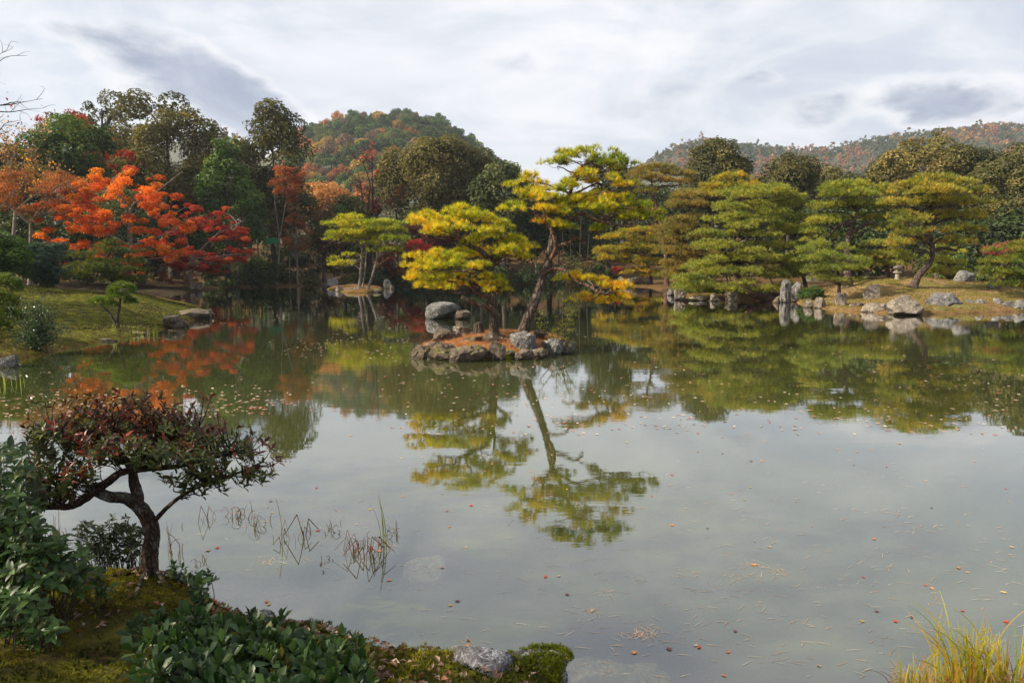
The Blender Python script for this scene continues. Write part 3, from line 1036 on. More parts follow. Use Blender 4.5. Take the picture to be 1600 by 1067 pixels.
# ------------------------------------------------------------------ hills
def make_hill(name, prof, Dr, Df, seed, foot=4.0, fold=10.0, crown=6.0):
    """a hill whose skyline runs through the photo points prof at Dr metres; its foot lies at Df"""
    prof = sorted(prof)
    xs = np.array([p_[0] for p_ in prof], float)
    ys = np.array([p_[1] for p_ in prof], float)
    na, nd = 110, 46
    u = np.linspace(xs[0], xs[-1], na)
    e = np.interp(u, xs, ys)
    ridge = EYE + (412.0 - e) / FPX * Dr * 1.0 - crown
    tt = np.concatenate([np.linspace(0, 1, nd - 8), 1 + np.linspace(0.08, 0.8, 8)])
    U, T = np.meshgrid((u - 800) / FPX, tt, indexing='ij')
    R = np.repeat(ridge[:, None], len(tt), 1)
    D_ = Df + (Dr - Df) * T
    prf = np.where(T <= 1, np.sin(np.clip(T, 0, 1) * math.pi / 2) ** 1.15, np.cos(np.clip(T - 1, 0, 1) * 1.2))
    ef = 1 - (1 - np.clip(T, 0, 1)) ** 1.7
    Z = np.where(T <= 1, foot * 0.3 + np.maximum(R - foot * 0.3, 0) * ef * D_ / Dr, R * prf)
    v = np.column_stack([(U * D_).ravel(), D_.ravel(), Z.ravel()])
    fo = (fbm(v * (1, 0.35, 0.2), 1.0 / 55, seed) - 0.5) * fold * (np.sin(np.clip(T, 0, 1) * math.pi).ravel())
    v[:, 2] += fo
    v[:, 2] = np.maximum(v[:, 2], -0.5)
    n2 = len(tt)
    i, j = np.meshgrid(np.arange(na - 1), np.arange(n2 - 1), indexing='ij')
    i, j = i.ravel(), j.ravel()
    f = np.column_stack([i * n2 + j, (i + 1) * n2 + j, (i + 1) * n2 + j + 1, i * n2 + j + 1])
    MB().add(v, f, (0.0, 0.0, 1.0)).build(name, M_FLOOR, smooth=True, kind='structure')
    Zg = v[:, 2].reshape(na, n2)

    def zat(x, y):
        uu = np.clip(((x / y * FPX + 800) - u[0]) / (u[-1] - u[0]) * (na - 1), 0, na - 1.001)
        tv = np.clip((y - Df) / (Dr - Df), 0, tt[-1] - 1e-4)
        kk = min(int(np.searchsorted(tt, tv, side='right')) - 1, n2 - 2)
        ii = int(uu)
        fu = uu - ii
        ft = (tv - tt[kk]) / (tt[kk + 1] - tt[kk])
        return (Zg[ii, kk] * (1 - fu) + Zg[ii + 1, kk] * fu) * (1 - ft) + (Zg[ii, kk + 1] * (1 - fu) + Zg[ii + 1, kk + 1] * fu) * ft
    return zat


PROF_C = [(380, 262), (440, 216), (475, 202), (510, 192), (560, 180), (620, 175), (680, 182), (725, 204), (760, 232), (795, 258), (850, 285), (930, 330), (1000, 372)]
zc = make_hill('wooded_hill', PROF_C, 430, 170, 3, crown=9.5, fold=7)
PROF_R = [(880, 330), (960, 280), (1005, 254), (1045, 229), (1090, 218), (1150, 226), (1230, 233), (1290, 232), (1330, 221), (1380, 214), (1450, 206),
          (1540, 195), (1600, 201), (1700, 208), (1850, 225)]
zr = make_hill('distant_ridge', PROF_R, 820, 420, 8, fold=12, crown=9)
PROF_L = [(-300, 300), (0, 262), (200, 240), (330, 208), (350, 206), (380, 215), (430, 250), (520, 300)]
zl = make_hill('far_left_hill', PROF_L, 900, 500, 12, crown=7)


def hill_crown_mesh(kind, seed, leaf, n=34, per=34, R=1.0):
    rng = np.random.default_rng(seed)
    pals = {'green': [(0.055, 0.098, 0.032, 3), (0.085, 0.135, 0.042, 3), (0.13, 0.17, 0.06, 1)],
            'olive': [(0.12, 0.15, 0.045, 3), (0.17, 0.19, 0.06, 2)],
            'orange': [(0.42, 0.17, 0.06, 3), (0.50, 0.24, 0.08, 2), (0.32, 0.11, 0.05, 2)],
            'yellow': [(0.38, 0.25, 0.06, 3), (0.45, 0.31, 0.09, 2)],
            'brown': [(0.17, 0.115, 0.075, 3), (0.22, 0.15, 0.10, 2)]}
    mb = MB()
    d = rdir(n, rng)
    d[:, 2] = np.abs(d[:, 2]) * 1.1 - 0.15
    d = norm(d)
    cen = d * np.array((4.3, 4.3, 3.9)) * rng.uniform(0.55, 1.0, (n, 1)) + (0, 0, 4.6)
    clumps(mb, cen, 1.6 * rng.uniform(0.7, 1.25, n), per, leaf, pals[kind], rng, squash=0.85, up=0.6, jit=0.4, fill=0.75, drift=0.3)
    tube(mb, [(0, 0, -1.5), (0.1, 0, 2), (0, 0.1, 6)], 0.3, 0.1, 5, 2, c=(0.10, 0.08, 0.06))
    return mb


KINDS_H = {'green': 5, 'olive': 3, 'orange': 3, 'yellow': 2, 'brown': 2}
HM = {k: [hill_crown_mesh(k, 40 + i + 10 * j, 0.95).mesh('hill_crown', M_HILL) for i in range(n_)] for j, (k, n_) in enumerate(KINDS_H.items())}
HLAB = {'green': 'dark green tree in the forest on the round hill behind the pond',
        'olive': 'olive green tree in the forest on the round hill behind the pond',
        'orange': 'orange autumn tree among green ones on the round hill',
        'yellow': 'yellow autumn tree among green ones on the round hill',
        'brown': 'greyish brown bare tree among green ones on the round hill'}
rg = np.random.default_rng(11)
# individual trees of the round hill
cands = []
for D in np.arange(196, 446, 9.5):
    stepx = 6.6 * (1.0 if D > 230 else 0.9)
    for xm in np.arange(-0.40 * D, 0.10 * D, stepx):
        cands.append((xm + rg.uniform(-2, 2) + (D % 2) * 3, D + rg.uniform(-3.5, 3.5)))
placed = 0
HF = []
for xm, D in cands:
    px = xm / D * FPX + 800
    if px < 455 or px > 905:
        continue
    zt = zc(xm, D)
    py = 412 - (zt + 7 - EYE) / D * FPX
    # what the trees in front of the hill leave in view
    front = np.interp(px, [455, 490, 560, 590, 640, 700, 770, 800, 850, 905], [330, 305, 330, 300, 235, 222, 240, 262, 262, 262])
    vis = py < front + 12
    if not vis:
        continue
    mixv = fbm(np.array([[xm, D, 0.0]]), 1 / 38.0, 5)[0]
    left = np.clip((690 - px) / 200, 0, 1)
    warm = rg.random() < (0.05 + 0.9 * left * max(0, (mixv - 0.38)) * 3.2)
    if warm:
        kd = rg.choice(['orange', 'yellow', 'orange', 'brown'])
    else:
        kd = rg.choice(['green', 'olive', 'green', 'green' if px > 640 else 'olive', 'brown' if px < 680 and rg.random() < 0.3 else 'green'])
    s_ = rg.uniform(0.62, 1.12) * (0.85 if D < 260 else 1.0)
    s_ *= 0.86
    if placed >= 300:
        HF.append((xm, D, zt, kd, s_))
        continue
    if True:
        ob = bpy.data.objects.new('hill_tree', HM[kd][rg.integers(len(HM[kd]))])
        ob.location = (xm, D, zt - 0.6)
        ob.rotation_euler = (0, 0, rg.uniform(0, 6.28))
        ob.scale = (s_, s_, s_ * rg.uniform(0.9, 1.3))
        ob['label'] = HLAB[kd]
        ob['category'] = 'tree'
        ob['group'] = kd + ' trees on the round hill'
        COL.objects.link(ob)
        placed += 1

if HF:
    cs_, cr_, cc_ = [], [], []
    hc = {'green': (0.075, 0.115, 0.038), 'olive': (0.14, 0.165, 0.052), 'orange': (0.42, 0.18, 0.06), 'yellow': (0.38, 0.25, 0.07), 'brown': (0.18, 0.12, 0.08)}
    for xm, D, zt, kd, s_ in HF:
        for q in range(16):
            d_ = rdir(1, rg)[0]
            cs_.append((xm + d_[0] * 3.8 * s_, D + d_[1] * 3.8 * s_, zt + (4.4 + abs(d_[2]) * 3.4) * s_))
            cr_.append(1.7 * s_)
            cc_.append(np.array(hc[kd]) * rg.uniform(0.75, 1.3))
    cs_, cr_, cc_ = np.array(cs_), np.array(cr_), np.array(cc_)
    ix = np.repeat(np.arange(len(cs_)), 22)
    d_ = rdir(len(ix), rg)
    d_[:, 2] = d_[:, 2] * 0.8 + 0.3
    mb = MB()
    quads_at(mb, cs_[ix] + d_ * cr_[ix][:, None] * rg.uniform(0.7, 1.0, (len(ix), 1)), norm(d_ + rdir(len(ix), rg) * 0.4 + (0, 0, 0.4)), 0.95, cc_[ix] * rg.uniform(0.8, 1.2, (len(ix), 1)), rg)
    mb.build('hill_forest', M_HILL, kind='stuff')
    print('hill mass', len(HF))
print('hill trees', placed, 'of', len(cands))


def far_forest(name, zf, x0, x1, D0, D1, step, seed, orange=0.2, sz=1.0, n=9, per=16, ycut=None):
    """a far-off wood that reads as one mass"""
    rng = np.random.default_rng(seed)
    cs, rs_, cc = [], [], []
    D = D0
    while D < D1:
        for xm in np.arange((x0 - 800) / FPX * D, (x1 - 800) / FPX * D, step):
            x_, y_ = xm + rng.uniform(-2.5, 2.5), D + rng.uniform(-4, 4)
            z_ = zf(x_, y_)
            if ycut is not None:
                py = 412 - (z_ + 8 - EYE) / y_ * FPX
                if py > ycut(x_ / y_ * FPX + 800):
                    continue
            w_ = fbm(np.array([[x_, y_, 0.0]]), 1 / 60.0, seed)[0]
            r = rng.random()
            if r < orange * max(0, (w_ - 0.35)) * 5:
                c = rng.choice([0, 1, 2])
                c = ((0.27, 0.115, 0.06), (0.20, 0.08, 0.05), (0.29, 0.17, 0.07))[c]
            elif r > 0.86:
                c = (0.15, 0.11, 0.08)
            else:
                c = ((0.042, 0.062, 0.028), (0.07, 0.09, 0.035), (0.09, 0.10, 0.045))[rng.integers(3)]
            s_ = sz * rng.uniform(0.6, 1.15)
            tall = rng.random() < 0.13
            for q in range(n):
                d = rdir(1, rng)[0]
                cs.append((x_ + d[0] * 3.0 * s_ * (0.5 if tall else 1), y_ + d[1] * 3.0 * s_, z_ + (3.4 + d[2] * 2.8) * s_ * (1.5 if tall else 1)))
                rs_.append(1.9 * s_ * (0.6 if tall else 1))
                cc.append(c)
        D += step * 1.35
    cs, rs_, cc = np.array(cs), np.array(rs_), np.array(cc)
    idx = np.repeat(np.arange(len(cs)), per)
    d = rdir(len(idx), rng)
    d[:, 2] = d[:, 2] * 0.8 + 0.3
    p = cs[idx] + d * rs_[idx][:, None] * rng.uniform(0.5, 1.0, (len(idx), 1))
    mb = MB()
    quads_at(mb, p, norm(d + rdir(len(idx), rng) * 0.6 + (0, 0, 0.4)), 1.7 * sz, cc[idx] * rng.uniform(0.7, 1.3, (len(idx), 1)), rng)
    return mb.build(name, M_HILL, kind='stuff')


far_forest('ridge_forest', zr, 985, 1640, 560, 850, 9.5, 21, orange=0.34, sz=1.2, n=7, per=12,
           ycut=lambda x: np.interp(x, [985, 1060, 1180, 1280, 1400, 1640], [265, 265, 300, 310, 300, 290]))
far_forest('far_hill_forest', zl, 300, 400, 700, 915, 13, 22, orange=0.05, sz=1.3, n=5, per=12, ycut=lambda x: 262)

# undergrowth and wood behind the first trees: one dark mass nobody could count
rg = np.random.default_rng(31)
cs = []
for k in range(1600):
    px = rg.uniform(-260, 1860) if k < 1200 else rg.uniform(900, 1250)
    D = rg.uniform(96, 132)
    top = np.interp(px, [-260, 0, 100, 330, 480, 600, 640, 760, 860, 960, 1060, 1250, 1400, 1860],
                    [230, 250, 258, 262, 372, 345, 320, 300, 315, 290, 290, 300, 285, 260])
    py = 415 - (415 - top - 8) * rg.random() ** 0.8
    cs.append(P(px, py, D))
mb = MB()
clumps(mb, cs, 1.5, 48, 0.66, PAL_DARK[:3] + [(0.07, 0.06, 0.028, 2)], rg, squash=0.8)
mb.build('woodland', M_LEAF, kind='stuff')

# ------------------------------------------------------------------ trees beyond the pond, left to right
T = crown_tree
bare_tree('bare twiggy tree reaching into the left edge against the sky', (-95, 470), [(-14, 125), (-40, 90), (-2, 165), (-60, 160), (-8, 205), (-80, 230), (-30, 240)], 24, 1,
          M_BARKD, 0.15, 6, fork=(-82, 330), leafpal=PAL_CRIM, leafn=90, leaf=0.10)
T('dark airy evergreen tree behind the red maple, tallest on the left', 158, 133, 300, 150, 88, PAL_OLIVED, 'round', seed=2, n=64, gap=0.8, cr=1.35, limbs=16, lean=0.05)
T('broad brown green evergreen tree right of the airy one', 262, 152, 345, 158, 76, PAL_OLIVE, 'round', seed=3, n=110, gap=0.15, cr=1.35, limbs=10)
T('low olive tree between the two tallest left trees', 215, 222, 400, 130, 86, PAL_OLIVED, seed=4, n=80)
T('dark green tree behind the dense bush and the orange maple', 178, 205, 420, 110, 94, PAL_OLIVED, seed=445, n=80)
T('dark olive tree right of the broad brown green evergreen', 322, 240, 420, 100, 88, PAL_OLIVED, seed=444, n=70)
maple('tall dark red maple in front of the airy evergreen', 110, 172, 300, 130, 78, PAL_CRIM, (110, 415), 34, 5, per=130, sr=1.1, leaf=0.26, thick=0.5, tr=0.22)
maple('small crimson maple showing below the airy evergreen', 182, 228, 300, 90, 72, PAL_CRIM, (180, 415), 20, 6, per=110, sr=0.9, leaf=0.24, thick=0.5)
T('dense green evergreen bush under the dark red maple', 115, 190, 300, 130, 66, PAL_GREEN, seed=7, n=60, cr=1.15)
T('dark green tree at the far left behind bare twigs', 28, 225, 400, 120, 68, PAL_OLIVED, seed=8, n=60)
bare_tree('grey bare tree with a few yellow leaves at the left edge', (20, 440), [(-10, 195), (30, 205), (70, 215), (95, 260), (-30, 240), (55, 245), (10, 270), (110, 290)], 52, 9,
          M_BARKP, 0.14, 6, fork=(24, 330), leafpal=[(0.55, 0.30, 0.04, 3), (0.16, 0.11, 0.06, 6)], leafn=1600, leaf=0.18)
maple('sparse rusty brown maple at the left edge', 55, 262, 345, 190, 47, PAL_RUST, (45, 445), 40, 10, per=130, sr=0.75, leaf=0.15, thick=0.45, fork=(48, 350),
      trunks=[[(10, 320), (-30, 300)], [(80, 305), (120, 300)]])
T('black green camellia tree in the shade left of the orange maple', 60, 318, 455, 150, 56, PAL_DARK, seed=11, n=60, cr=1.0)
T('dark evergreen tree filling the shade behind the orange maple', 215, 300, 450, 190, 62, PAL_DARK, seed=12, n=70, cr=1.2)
T('dark tall evergreen tree with rounded top beside the hill', 428, 173, 385, 118, 80, PAL_OLIVED, 'column', seed=13, n=92, cr=1.45)
T('small olive tree left of the tall dark evergreen', 372, 208, 300, 48, 84, PAL_OLIVE, seed=14, n=26)
maple('bright orange maple with bare grey boughs on the left shore', 185, 262, 445, 232, 48, PAL_ORANGE, (190, 452), 70, 15, per=210, sr=0.62, leaf=0.15, thick=0.42, fork=(205, 385),
      trunks=[[(198, 330), (175, 280)], [(205, 325), (238, 305), (285, 268)], [(165, 365), (120, 350), (80, 345)], [(235, 375), (275, 360)]], tr=0.19)
maple('crimson red maple right of the orange one', 318, 318, 440, 165, 50, PAL_REDOR[:2] + PAL_CRIM, (300, 452), 60, 16, per=210, sr=0.62, leaf=0.15, thick=0.38, fork=(300, 405),
      trunks=[[(285, 360), (260, 335)], [(335, 370), (380, 345)], [(350, 400), (385, 395)]])
maple('pale pink orange maple bough hanging over the mossy bank', 268, 398, 450, 78, 38, PAL_PINK, (305, 456), 26, 17, per=150, sr=0.42, leaf=0.12, thick=0.4, fork=(290, 430))
T('bright green cone of a young conifer behind the crimson maple', 352, 212, 400, 104, 60, PAL_FRESH + PAL_GREEN, 'cone', 'conifer', 'tree', 18, n=90, cr=0.9, leaf=0.26)
T('lower dark green conifer right of the crimson maple', 392, 325, 446, 60, 57, PAL_GREEN, 'cone', 'conifer', 'tree', 19, n=40, cr=0.7)
maple('slender rust orange maple on tall bare trunks before the dark evergreen', 447, 250, 320, 52, 64, PAL_RUST[:3] + [(0.36, 0.12, 0.05, 5)], (432, 432), 24, 20, per=120, sr=0.7, leaf=0.18, thick=0.5,
      fork=(437, 372), trunks=[[(430, 320), (428, 280)], [(446, 320), (455, 262)]], tr=0.12)
maple('low red brown maple under the slender orange one', 462, 335, 400, 52, 66, PAL_RUST, (466, 432), 18, 21, per=110, sr=0.7, leaf=0.2, thick=0.5, tr=0.09)
T('peach orange round tree at the foot of the hill', 505, 288, 345, 95, 112, PAL_PEACH, seed=22, n=36, cr=1.6, leaf=0.42)
T('pale brown tree right of the peach orange one', 560, 302, 350, 60, 110, PAL_PEACH[:1] + PAL_BROWN, seed=23, n=24, cr=1.5, leaf=0.42)
T('dull brown autumn tree above the pond islet', 505, 325, 415, 62, 76, PAL_BROWN + [(0.09, 0.11, 0.03, 3)], seed=24, n=44, cr=1.0)
T('mid green tree behind the yellow pines of the islet', 540, 305, 415, 82, 80, PAL_GREEN + PAL_OLIVED, seed=25, n=50)
bare_tree('dark forked trunk with a few red leaves before the hill', (578, 440), [(568, 255), (560, 270), (595, 300), (625, 305), (582, 240), (610, 320)], 82, 26, M_BARKD, 0.34, 4, fork=(575, 350),
          leafpal=[(0.33, 0.06, 0.05, 2), (0.20, 0.09, 0.07, 2)], leafn=620, leaf=0.26)
T('narrow brown green evergreen left of the great rounded one', 618, 228, 345, 62, 90, PAL_OLIVE, 'column', seed=27, n=46, cr=1.35)
T('great rounded brown green evergreen tree before the hill slope', 688, 217, 345, 112, 86, PAL_OLIVEL + PAL_OLIVE, 'dome', seed=28, n=95, cr=1.45)
T('right shoulder of brown green evergreen wood beside the great rounded tree', 742, 226, 345, 70, 88, PAL_OLIVE, 'dome', seed=29, n=52, cr=1.4)
T('dark glossy broadleaf tree left of the tall island pine', 788, 254, 345, 105, 80, [(0.06, 0.085, 0.028, 3), (0.10, 0.12, 0.04, 2), (0.15, 0.17, 0.07, 1)], seed=30, n=60, cr=1.2, leaf=0.36)
T('olive tree showing right of the tall island pine top', 955, 238, 345, 84, 84, PAL_OLIVED, seed=31, n=60, gap=0.2)
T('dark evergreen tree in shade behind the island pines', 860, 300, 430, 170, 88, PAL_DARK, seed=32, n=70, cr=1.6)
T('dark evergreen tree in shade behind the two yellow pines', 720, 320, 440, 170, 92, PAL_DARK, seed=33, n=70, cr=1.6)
T('large dark rounded evergreen below the distant ridge', 1112, 222, 345, 108, 84, PAL_OLIVED + PAL_OLIVE[:1], 'dome', seed=34, n=85, cr=1.4)
T('rounded dark evergreen below the ridge, right of the largest', 1232, 240, 345, 90, 80, PAL_OLIVED, 'dome', seed=35, n=60, cr=1.3)
T('low olive tree in the gap between the two rounded evergreens', 1175, 280, 345, 60, 84, PAL_OLIVED, seed=36, n=30)
T('olive brown tree right of the second rounded evergreen', 1305, 262, 360, 90, 86, PAL_OLIVED + PAL_OLIVEL[:1], seed=37, n=50)
T('brown green tree sloping up to the right skyline', 1372, 244, 380, 110, 84, PAL_OLIVE, seed=38, n=66, cr=1.35)
T('tall yellow brown tree top standing against the ridge on the right', 1448, 203, 380, 118, 88, PAL_OLIVEL, seed=39, n=100, cr=1.4)
T('dark brown green tree right of the yellow brown tree top', 1520, 222, 380, 100, 86, PAL_OLIVED, seed=40, n=80)
T('massive olive evergreen tree at the right edge', 1602, 216, 400, 140, 70, PAL_OLIVE, 'dome', seed=41, n=110, cr=1.25)
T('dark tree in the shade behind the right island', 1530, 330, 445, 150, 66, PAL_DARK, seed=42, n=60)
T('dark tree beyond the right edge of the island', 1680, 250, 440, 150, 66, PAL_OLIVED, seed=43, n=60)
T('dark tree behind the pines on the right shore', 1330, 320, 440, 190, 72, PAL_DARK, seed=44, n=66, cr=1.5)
T('dark tree left outside behind the mossy bank', -70, 210, 440, 160, 60, PAL_DARK + PAL_OLIVED, seed=45, n=70, cr=1.4)

def side_tree(label, x, y, h, r, n, cr, leaf, seed, pal=PAL_DARK):
    rng = np.random.default_rng(seed)
    g = gh(x, y) - 0.05
    t = thing('evergreen_tree', label, 'tree', (x, y, g))
    mb, wb = MB(), MB()
    d = rdir(n, rng) * rng.uniform(0.3, 1.0, (n, 1)) ** 0.5 * np.array((r, r, h * 0.32)) + (x, y, g + h * 0.66)
    clumps(mb, d, cr, 90, leaf, pal, rng, squash=0.7, jit=0.5, fill=0.6)
    mb.build('crown', M_LEAF, t)
    p = tube(wb, [(x, y, g), (x + 0.2, y, g + h * 0.4), (x, y + 0.2, g + h * 0.8)], r * 0.07, r * 0.02, 8, 5, 0.1, flare=0.4)
    for q in d[:14]:
        tube(wb, limb_path(nearest_on(p[4:], q), q, rng), r * 0.025, r * 0.006, 5, 4)
    wb.build('trunk', M_BARKD, t, smooth=True)


for i, (x_, y_, h_, r_, n_) in enumerate([(-29, 16.0, 9, 2.9, 60), (-32, 22.0, 11, 3.0, 60), (-41, 27, 13, 3.8, 80), (-37, 34, 9, 3.2, 60)]):
    side_tree('evergreen beyond the left edge that shades the mossy bank, ' + ('nearest', 'second nearest', 'third nearest', 'farthest')[i], x_, y_, h_, r_, n_, 0.95, 0.24, 600 + i)
side_tree('evergreen beyond the left edge that shades the near bank', -13.5, 2.5, 9.5, 3.2, 58, 0.75, 0.15, 610)

# maples and shrubs of the far shore
maple('red maple behind the left end of the yellow pines', 622, 378, 432, 74, 68, PAL_CRIM[:1] + PAL_PLUM + PAL_RUST[2:3], (608, 437), 26, 50, per=110, sr=0.8, leaf=0.2, thick=0.5, tr=0.12)
maple('bright crimson maple between the islet pines and the yellow island pine', 650, 372, 410, 50, 72, PAL_CRIM[1:2] + [(0.30, 0.03, 0.04, 3)], (640, 437), 16, 51, per=110, sr=0.8, leaf=0.2, thick=0.5, tr=0.1)
maple('purple brown maple above the red one on the far shore', 678, 342, 392, 86, 80, PAL_PLUM, (680, 437), 24, 52, per=120, sr=1.1, leaf=0.26, thick=0.5, tr=0.12)
maple('small scarlet shrub on the far shore right of the leaning trunk', 966, 412, 434, 26, 66, PAL_CRIM, (966, 437), 8, 53, name='scarlet_shrub', cat='shrub', per=120, sr=0.5, leaf=0.13, thick=0.8, tr=0.04)
maple('pinkish red shrub at the right edge behind the island', 1565, 374, 408, 62, 46, PAL_PINK[:1] + [(0.33, 0.10, 0.08, 5)], (1570, 442), 18, 54, name='pink_shrub', cat='shrub', per=130, sr=0.5, leaf=0.12, thick=0.7, tr=0.06)

SHR = [(345, 425, 60, 60, PAL_DARK, 'dark shrub at the foot of the crimson maple'), (428, 418, 42, 72, PAL_DARK, 'round dark green shrub left on the far lawn'),
       (395, 418, 46, 70, PAL_DARK, 'dark shrub left of the round one on the far shore'), (470, 412, 60, 82, PAL_DARK, 'low dark shrub under the slender orange maple'),
       (520, 405, 40, 84, PAL_OLIVED, 'brownish shrub on the lawn behind the islet'), (560, 418, 34, 78, PAL_OLIVED, 'olive shrub left of the islet trunks'),
       (600, 420, 40, 76, PAL_DARK, 'dark shrub right of the islet trunks'), (640, 424, 40, 75, PAL_DARK, 'dark shrub under the crimson maple on the far shore'),
       (690, 424, 60, 76, PAL_DARK, 'dark shrub behind the yellow island pine'), (760, 424, 70, 77, PAL_DARK, 'dark shrub behind the upright island trunk'),
       (830, 424, 64, 77, PAL_DARK, 'dark shrub left of the leaning trunk on the far shore'), (895, 418, 46, 77, PAL_OLIVED, 'brownish rounded shrub right of the leaning trunk'),
       (935, 422, 50, 75, PAL_DARK, 'dark shrub left of the scarlet one'), (1480, 412, 60, 50, PAL_GREEN, 'green shrub behind the leaning pine trunk'),
       (1540, 428, 50, 48, PAL_DARK, 'dark shrub behind the pale rock on the right island'), (1600, 425, 60, 44, PAL_DARK, 'dark shrub at the right edge of the island'),
       (1450, 418, 44, 52, PAL_OLIVED, 'olive shrub behind the stone lantern')]
for i, (x, top, wd_, D, pal, lab) in enumerate(SHR):
    T(lab, x, top - 12, 412 + (EYE - gh(*P(x, 440, D)[:2])) / D * FPX + 3, wd_, D, pal, 'dome', 'shrub', 'shrub', 60 + i, n=22, cr=0.6, leaf=0.2, limbs=2, trunk_r=0.06)

# low shrubs filling down to the far waterline
rgw = np.random.default_rng(88)
xw = 338.0
kk_ = 0
while xw < 955:
    Dw = rgw.uniform(73.5, 78)
    wp_ = rgw.uniform(26, 44)
    if not (495 < xw < 545):
        gy = 412 + (EYE - gh(*P(xw, 440, Dw)[:2])) / Dw * FPX
        hp_ = rgw.uniform(14, 30)
        T('low dark shrub in the dense planting along the far waterline', xw, gy - hp_, gy + 4, wp_, Dw, PAL_DARK if kk_ % 3 else PAL_OLIVED, 'dome', 'shrub', 'shrub', 820 + kk_, n=16, cr=0.55, leaf=0.2,
          limbs=1, trunk_r=0.05, group='low shrubs along the far waterline')
    kk_ += 1
    xw += wp_ * rgw.uniform(0.55, 0.85)

# slender trunks standing in the shade of the far wood
for i, (x, top, bot, D, ln) in enumerate([(300, 395, 440, 64, 4), (372, 345, 438, 70, 3), (405, 360, 437, 74, -3), (452, 385, 437, 72, 5), (468, 372, 434, 76, -5), (480, 380, 436, 80, 5), (497, 378, 432, 84, 0),
                                          (612, 385, 436, 74, 6), (735, 365, 438, 84, -2), (752, 360, 438, 86, 3), (838, 372, 438, 84, -4), (880, 372, 440, 82, -2), (890, 370, 440, 83, 0), (905, 365, 441, 80, 3),
                                          (917, 375, 441, 82, 5), (872, 360, 438, 88, 2)]):
    rng_ = np.random.default_rng(300 + i)
    D = on_land(x, D, 2.0)
    b = P(x, bot, D)
    b[2] = gh(b[0], b[1]) - 0.05
    e = P(x + ln, top - 30, D)
    t_ = thing('slender_tree', 'thin pale trunk standing in the dark shade of the far wood', 'tree', b, 'thin trunks in the far wood')
    wb = MB()
    tube(wb, [b, b * 0.5 + e * 0.5 + rng_.normal(0, 0.15, 3), e], 0.085, 0.04, 6, 4, 0.1)
    wb.build('trunk', M_BARKP, t_, smooth=True)
    mb = MB()
    cc = e + rng_.normal(0, 1, (7, 3)) * (1.3, 0.8, 0.8) + (0, 0, 0.9)
    clumps(mb, cc, 0.8, 60, 0.26, PAL_DARK if i % 3 else PAL_BROWN, rng_, squash=0.5)
    mb.build('crown', M_LEAF, t_)

# ------------------------------------------------------------------ pines of the far and right shores
def padlist(items, D, zs=1.0):
    o = []
    for it in items:
        x, y, wpx, hpx = it[:4]
        dd_ = it[4] if len(it) > 4 else 0.0
        c = P(x, y, D + dd_)
        s_ = (D + dd_) / FPX
        rx = wpx / 2 * s_
        o.append((c, max(0.12, rx - 0.12), max(0.12, min(rx, 1.5) * 0.85), max(0.08, hpx / 2 * s_ * 0.85)))
    return o


def auto_pads(x, top, bot, wtop, wbot, D, rows, seed, hp=16, wp=60, depth=1.6, cen=0.0):
    """tiers of pads filling a dome"""
    rng = np.random.default_rng(seed)
    o = []
    for r in range(rows):
        f = r / max(1, rows - 1)
        y = top + (bot - top) * f
        half = (wtop + (wbot - wtop) * f ** 0.75) / 2
        n = max(1, int(round(2 * half / wp * 1.5)))
        for k in range(n):
            u = (k + 0.5) / n * 2 - 1
            xx = x + cen * (1 - f) + u * (half - wp * 0.25) + rng.normal(0, wp * 0.08)
            yy = y + rng.normal(0, hp * 0.28) + abs(u) * hp * 0.5
            dz = -math.sqrt(max(0, 1 - u * u)) * depth * half / 60 * rng.uniform(0.3, 1.0)
            w1 = wp * rng.uniform(0.75, 1.2)
            o.append((xx, yy, w1, hp * rng.uniform(0.85, 1.25), dz))
            if rng.random() < 0.55:
                o.append((xx + rng.normal(0, wp * 0.3), yy - hp * 0.2, w1, hp, dz + depth * rng.uniform(0.8, 1.6)))
    return o


def tr(pts, D):
    p = [P(a[0], a[1], D + (a[2] if len(a) > 2 else 0)) for a in pts]
    g = gh(p[0][0], p[0][1])
    if p[0][2] < g + 1.0:
        p[0][2] = min(p[0][2], g - 0.04)
    return p


# flat-topped pine and its neighbours behind the tall island pine
pine('flat topped russet pine with a bare trunk below the distant ridge', [tr([(1042, 440), (1040, 400), (1032, 350), (1024, 315), (1018, 285)], 66), ],
     padlist([(1025, 264, 70, 12), (1003, 274, 50, 13), (1055, 272, 50, 12), (1075, 284, 30, 12), (990, 288, 34, 12), (1018, 280, 60, 12, -1), (1048, 286, 40, 12, -1), (1010, 300, 36, 12), (1000, 330, 44, 14, 1)], 66),
     NP_RUSTY, None, 1, 'pine_tree', M_BARKR, 0.20, 0.08, 0.26, 0.035, 7, 0.28, split=False)
pine('brownish layered pine left of the great green pine', [tr([(1070, 450), (1070, 400), (1074, 350), (1080, 305)], 57)],
     padlist(auto_pads(1072, 305, 425, 40, 100, 57, 8, 71, 14, 50), 57), NP_RUSTY[:3] + [(0.30, 0.2, 0.04)], None, 2, L=0.24, wd=0.032, k=7, step=0.26, split=False)
pine('orange tipped pine top behind the great green pine', [tr([(1150, 440), (1148, 350), (1145, 290)], 62)],
     padlist([(1145, 278, 60, 14), (1120, 292, 50, 14), (1165, 292, 50, 14), (1100, 305, 44, 14), (1140, 304, 60, 14, -1), (1172, 306, 40, 14)], 62), NP_ORANGE, None, 3, L=0.25, wd=0.034, k=7, step=0.27, split=False)
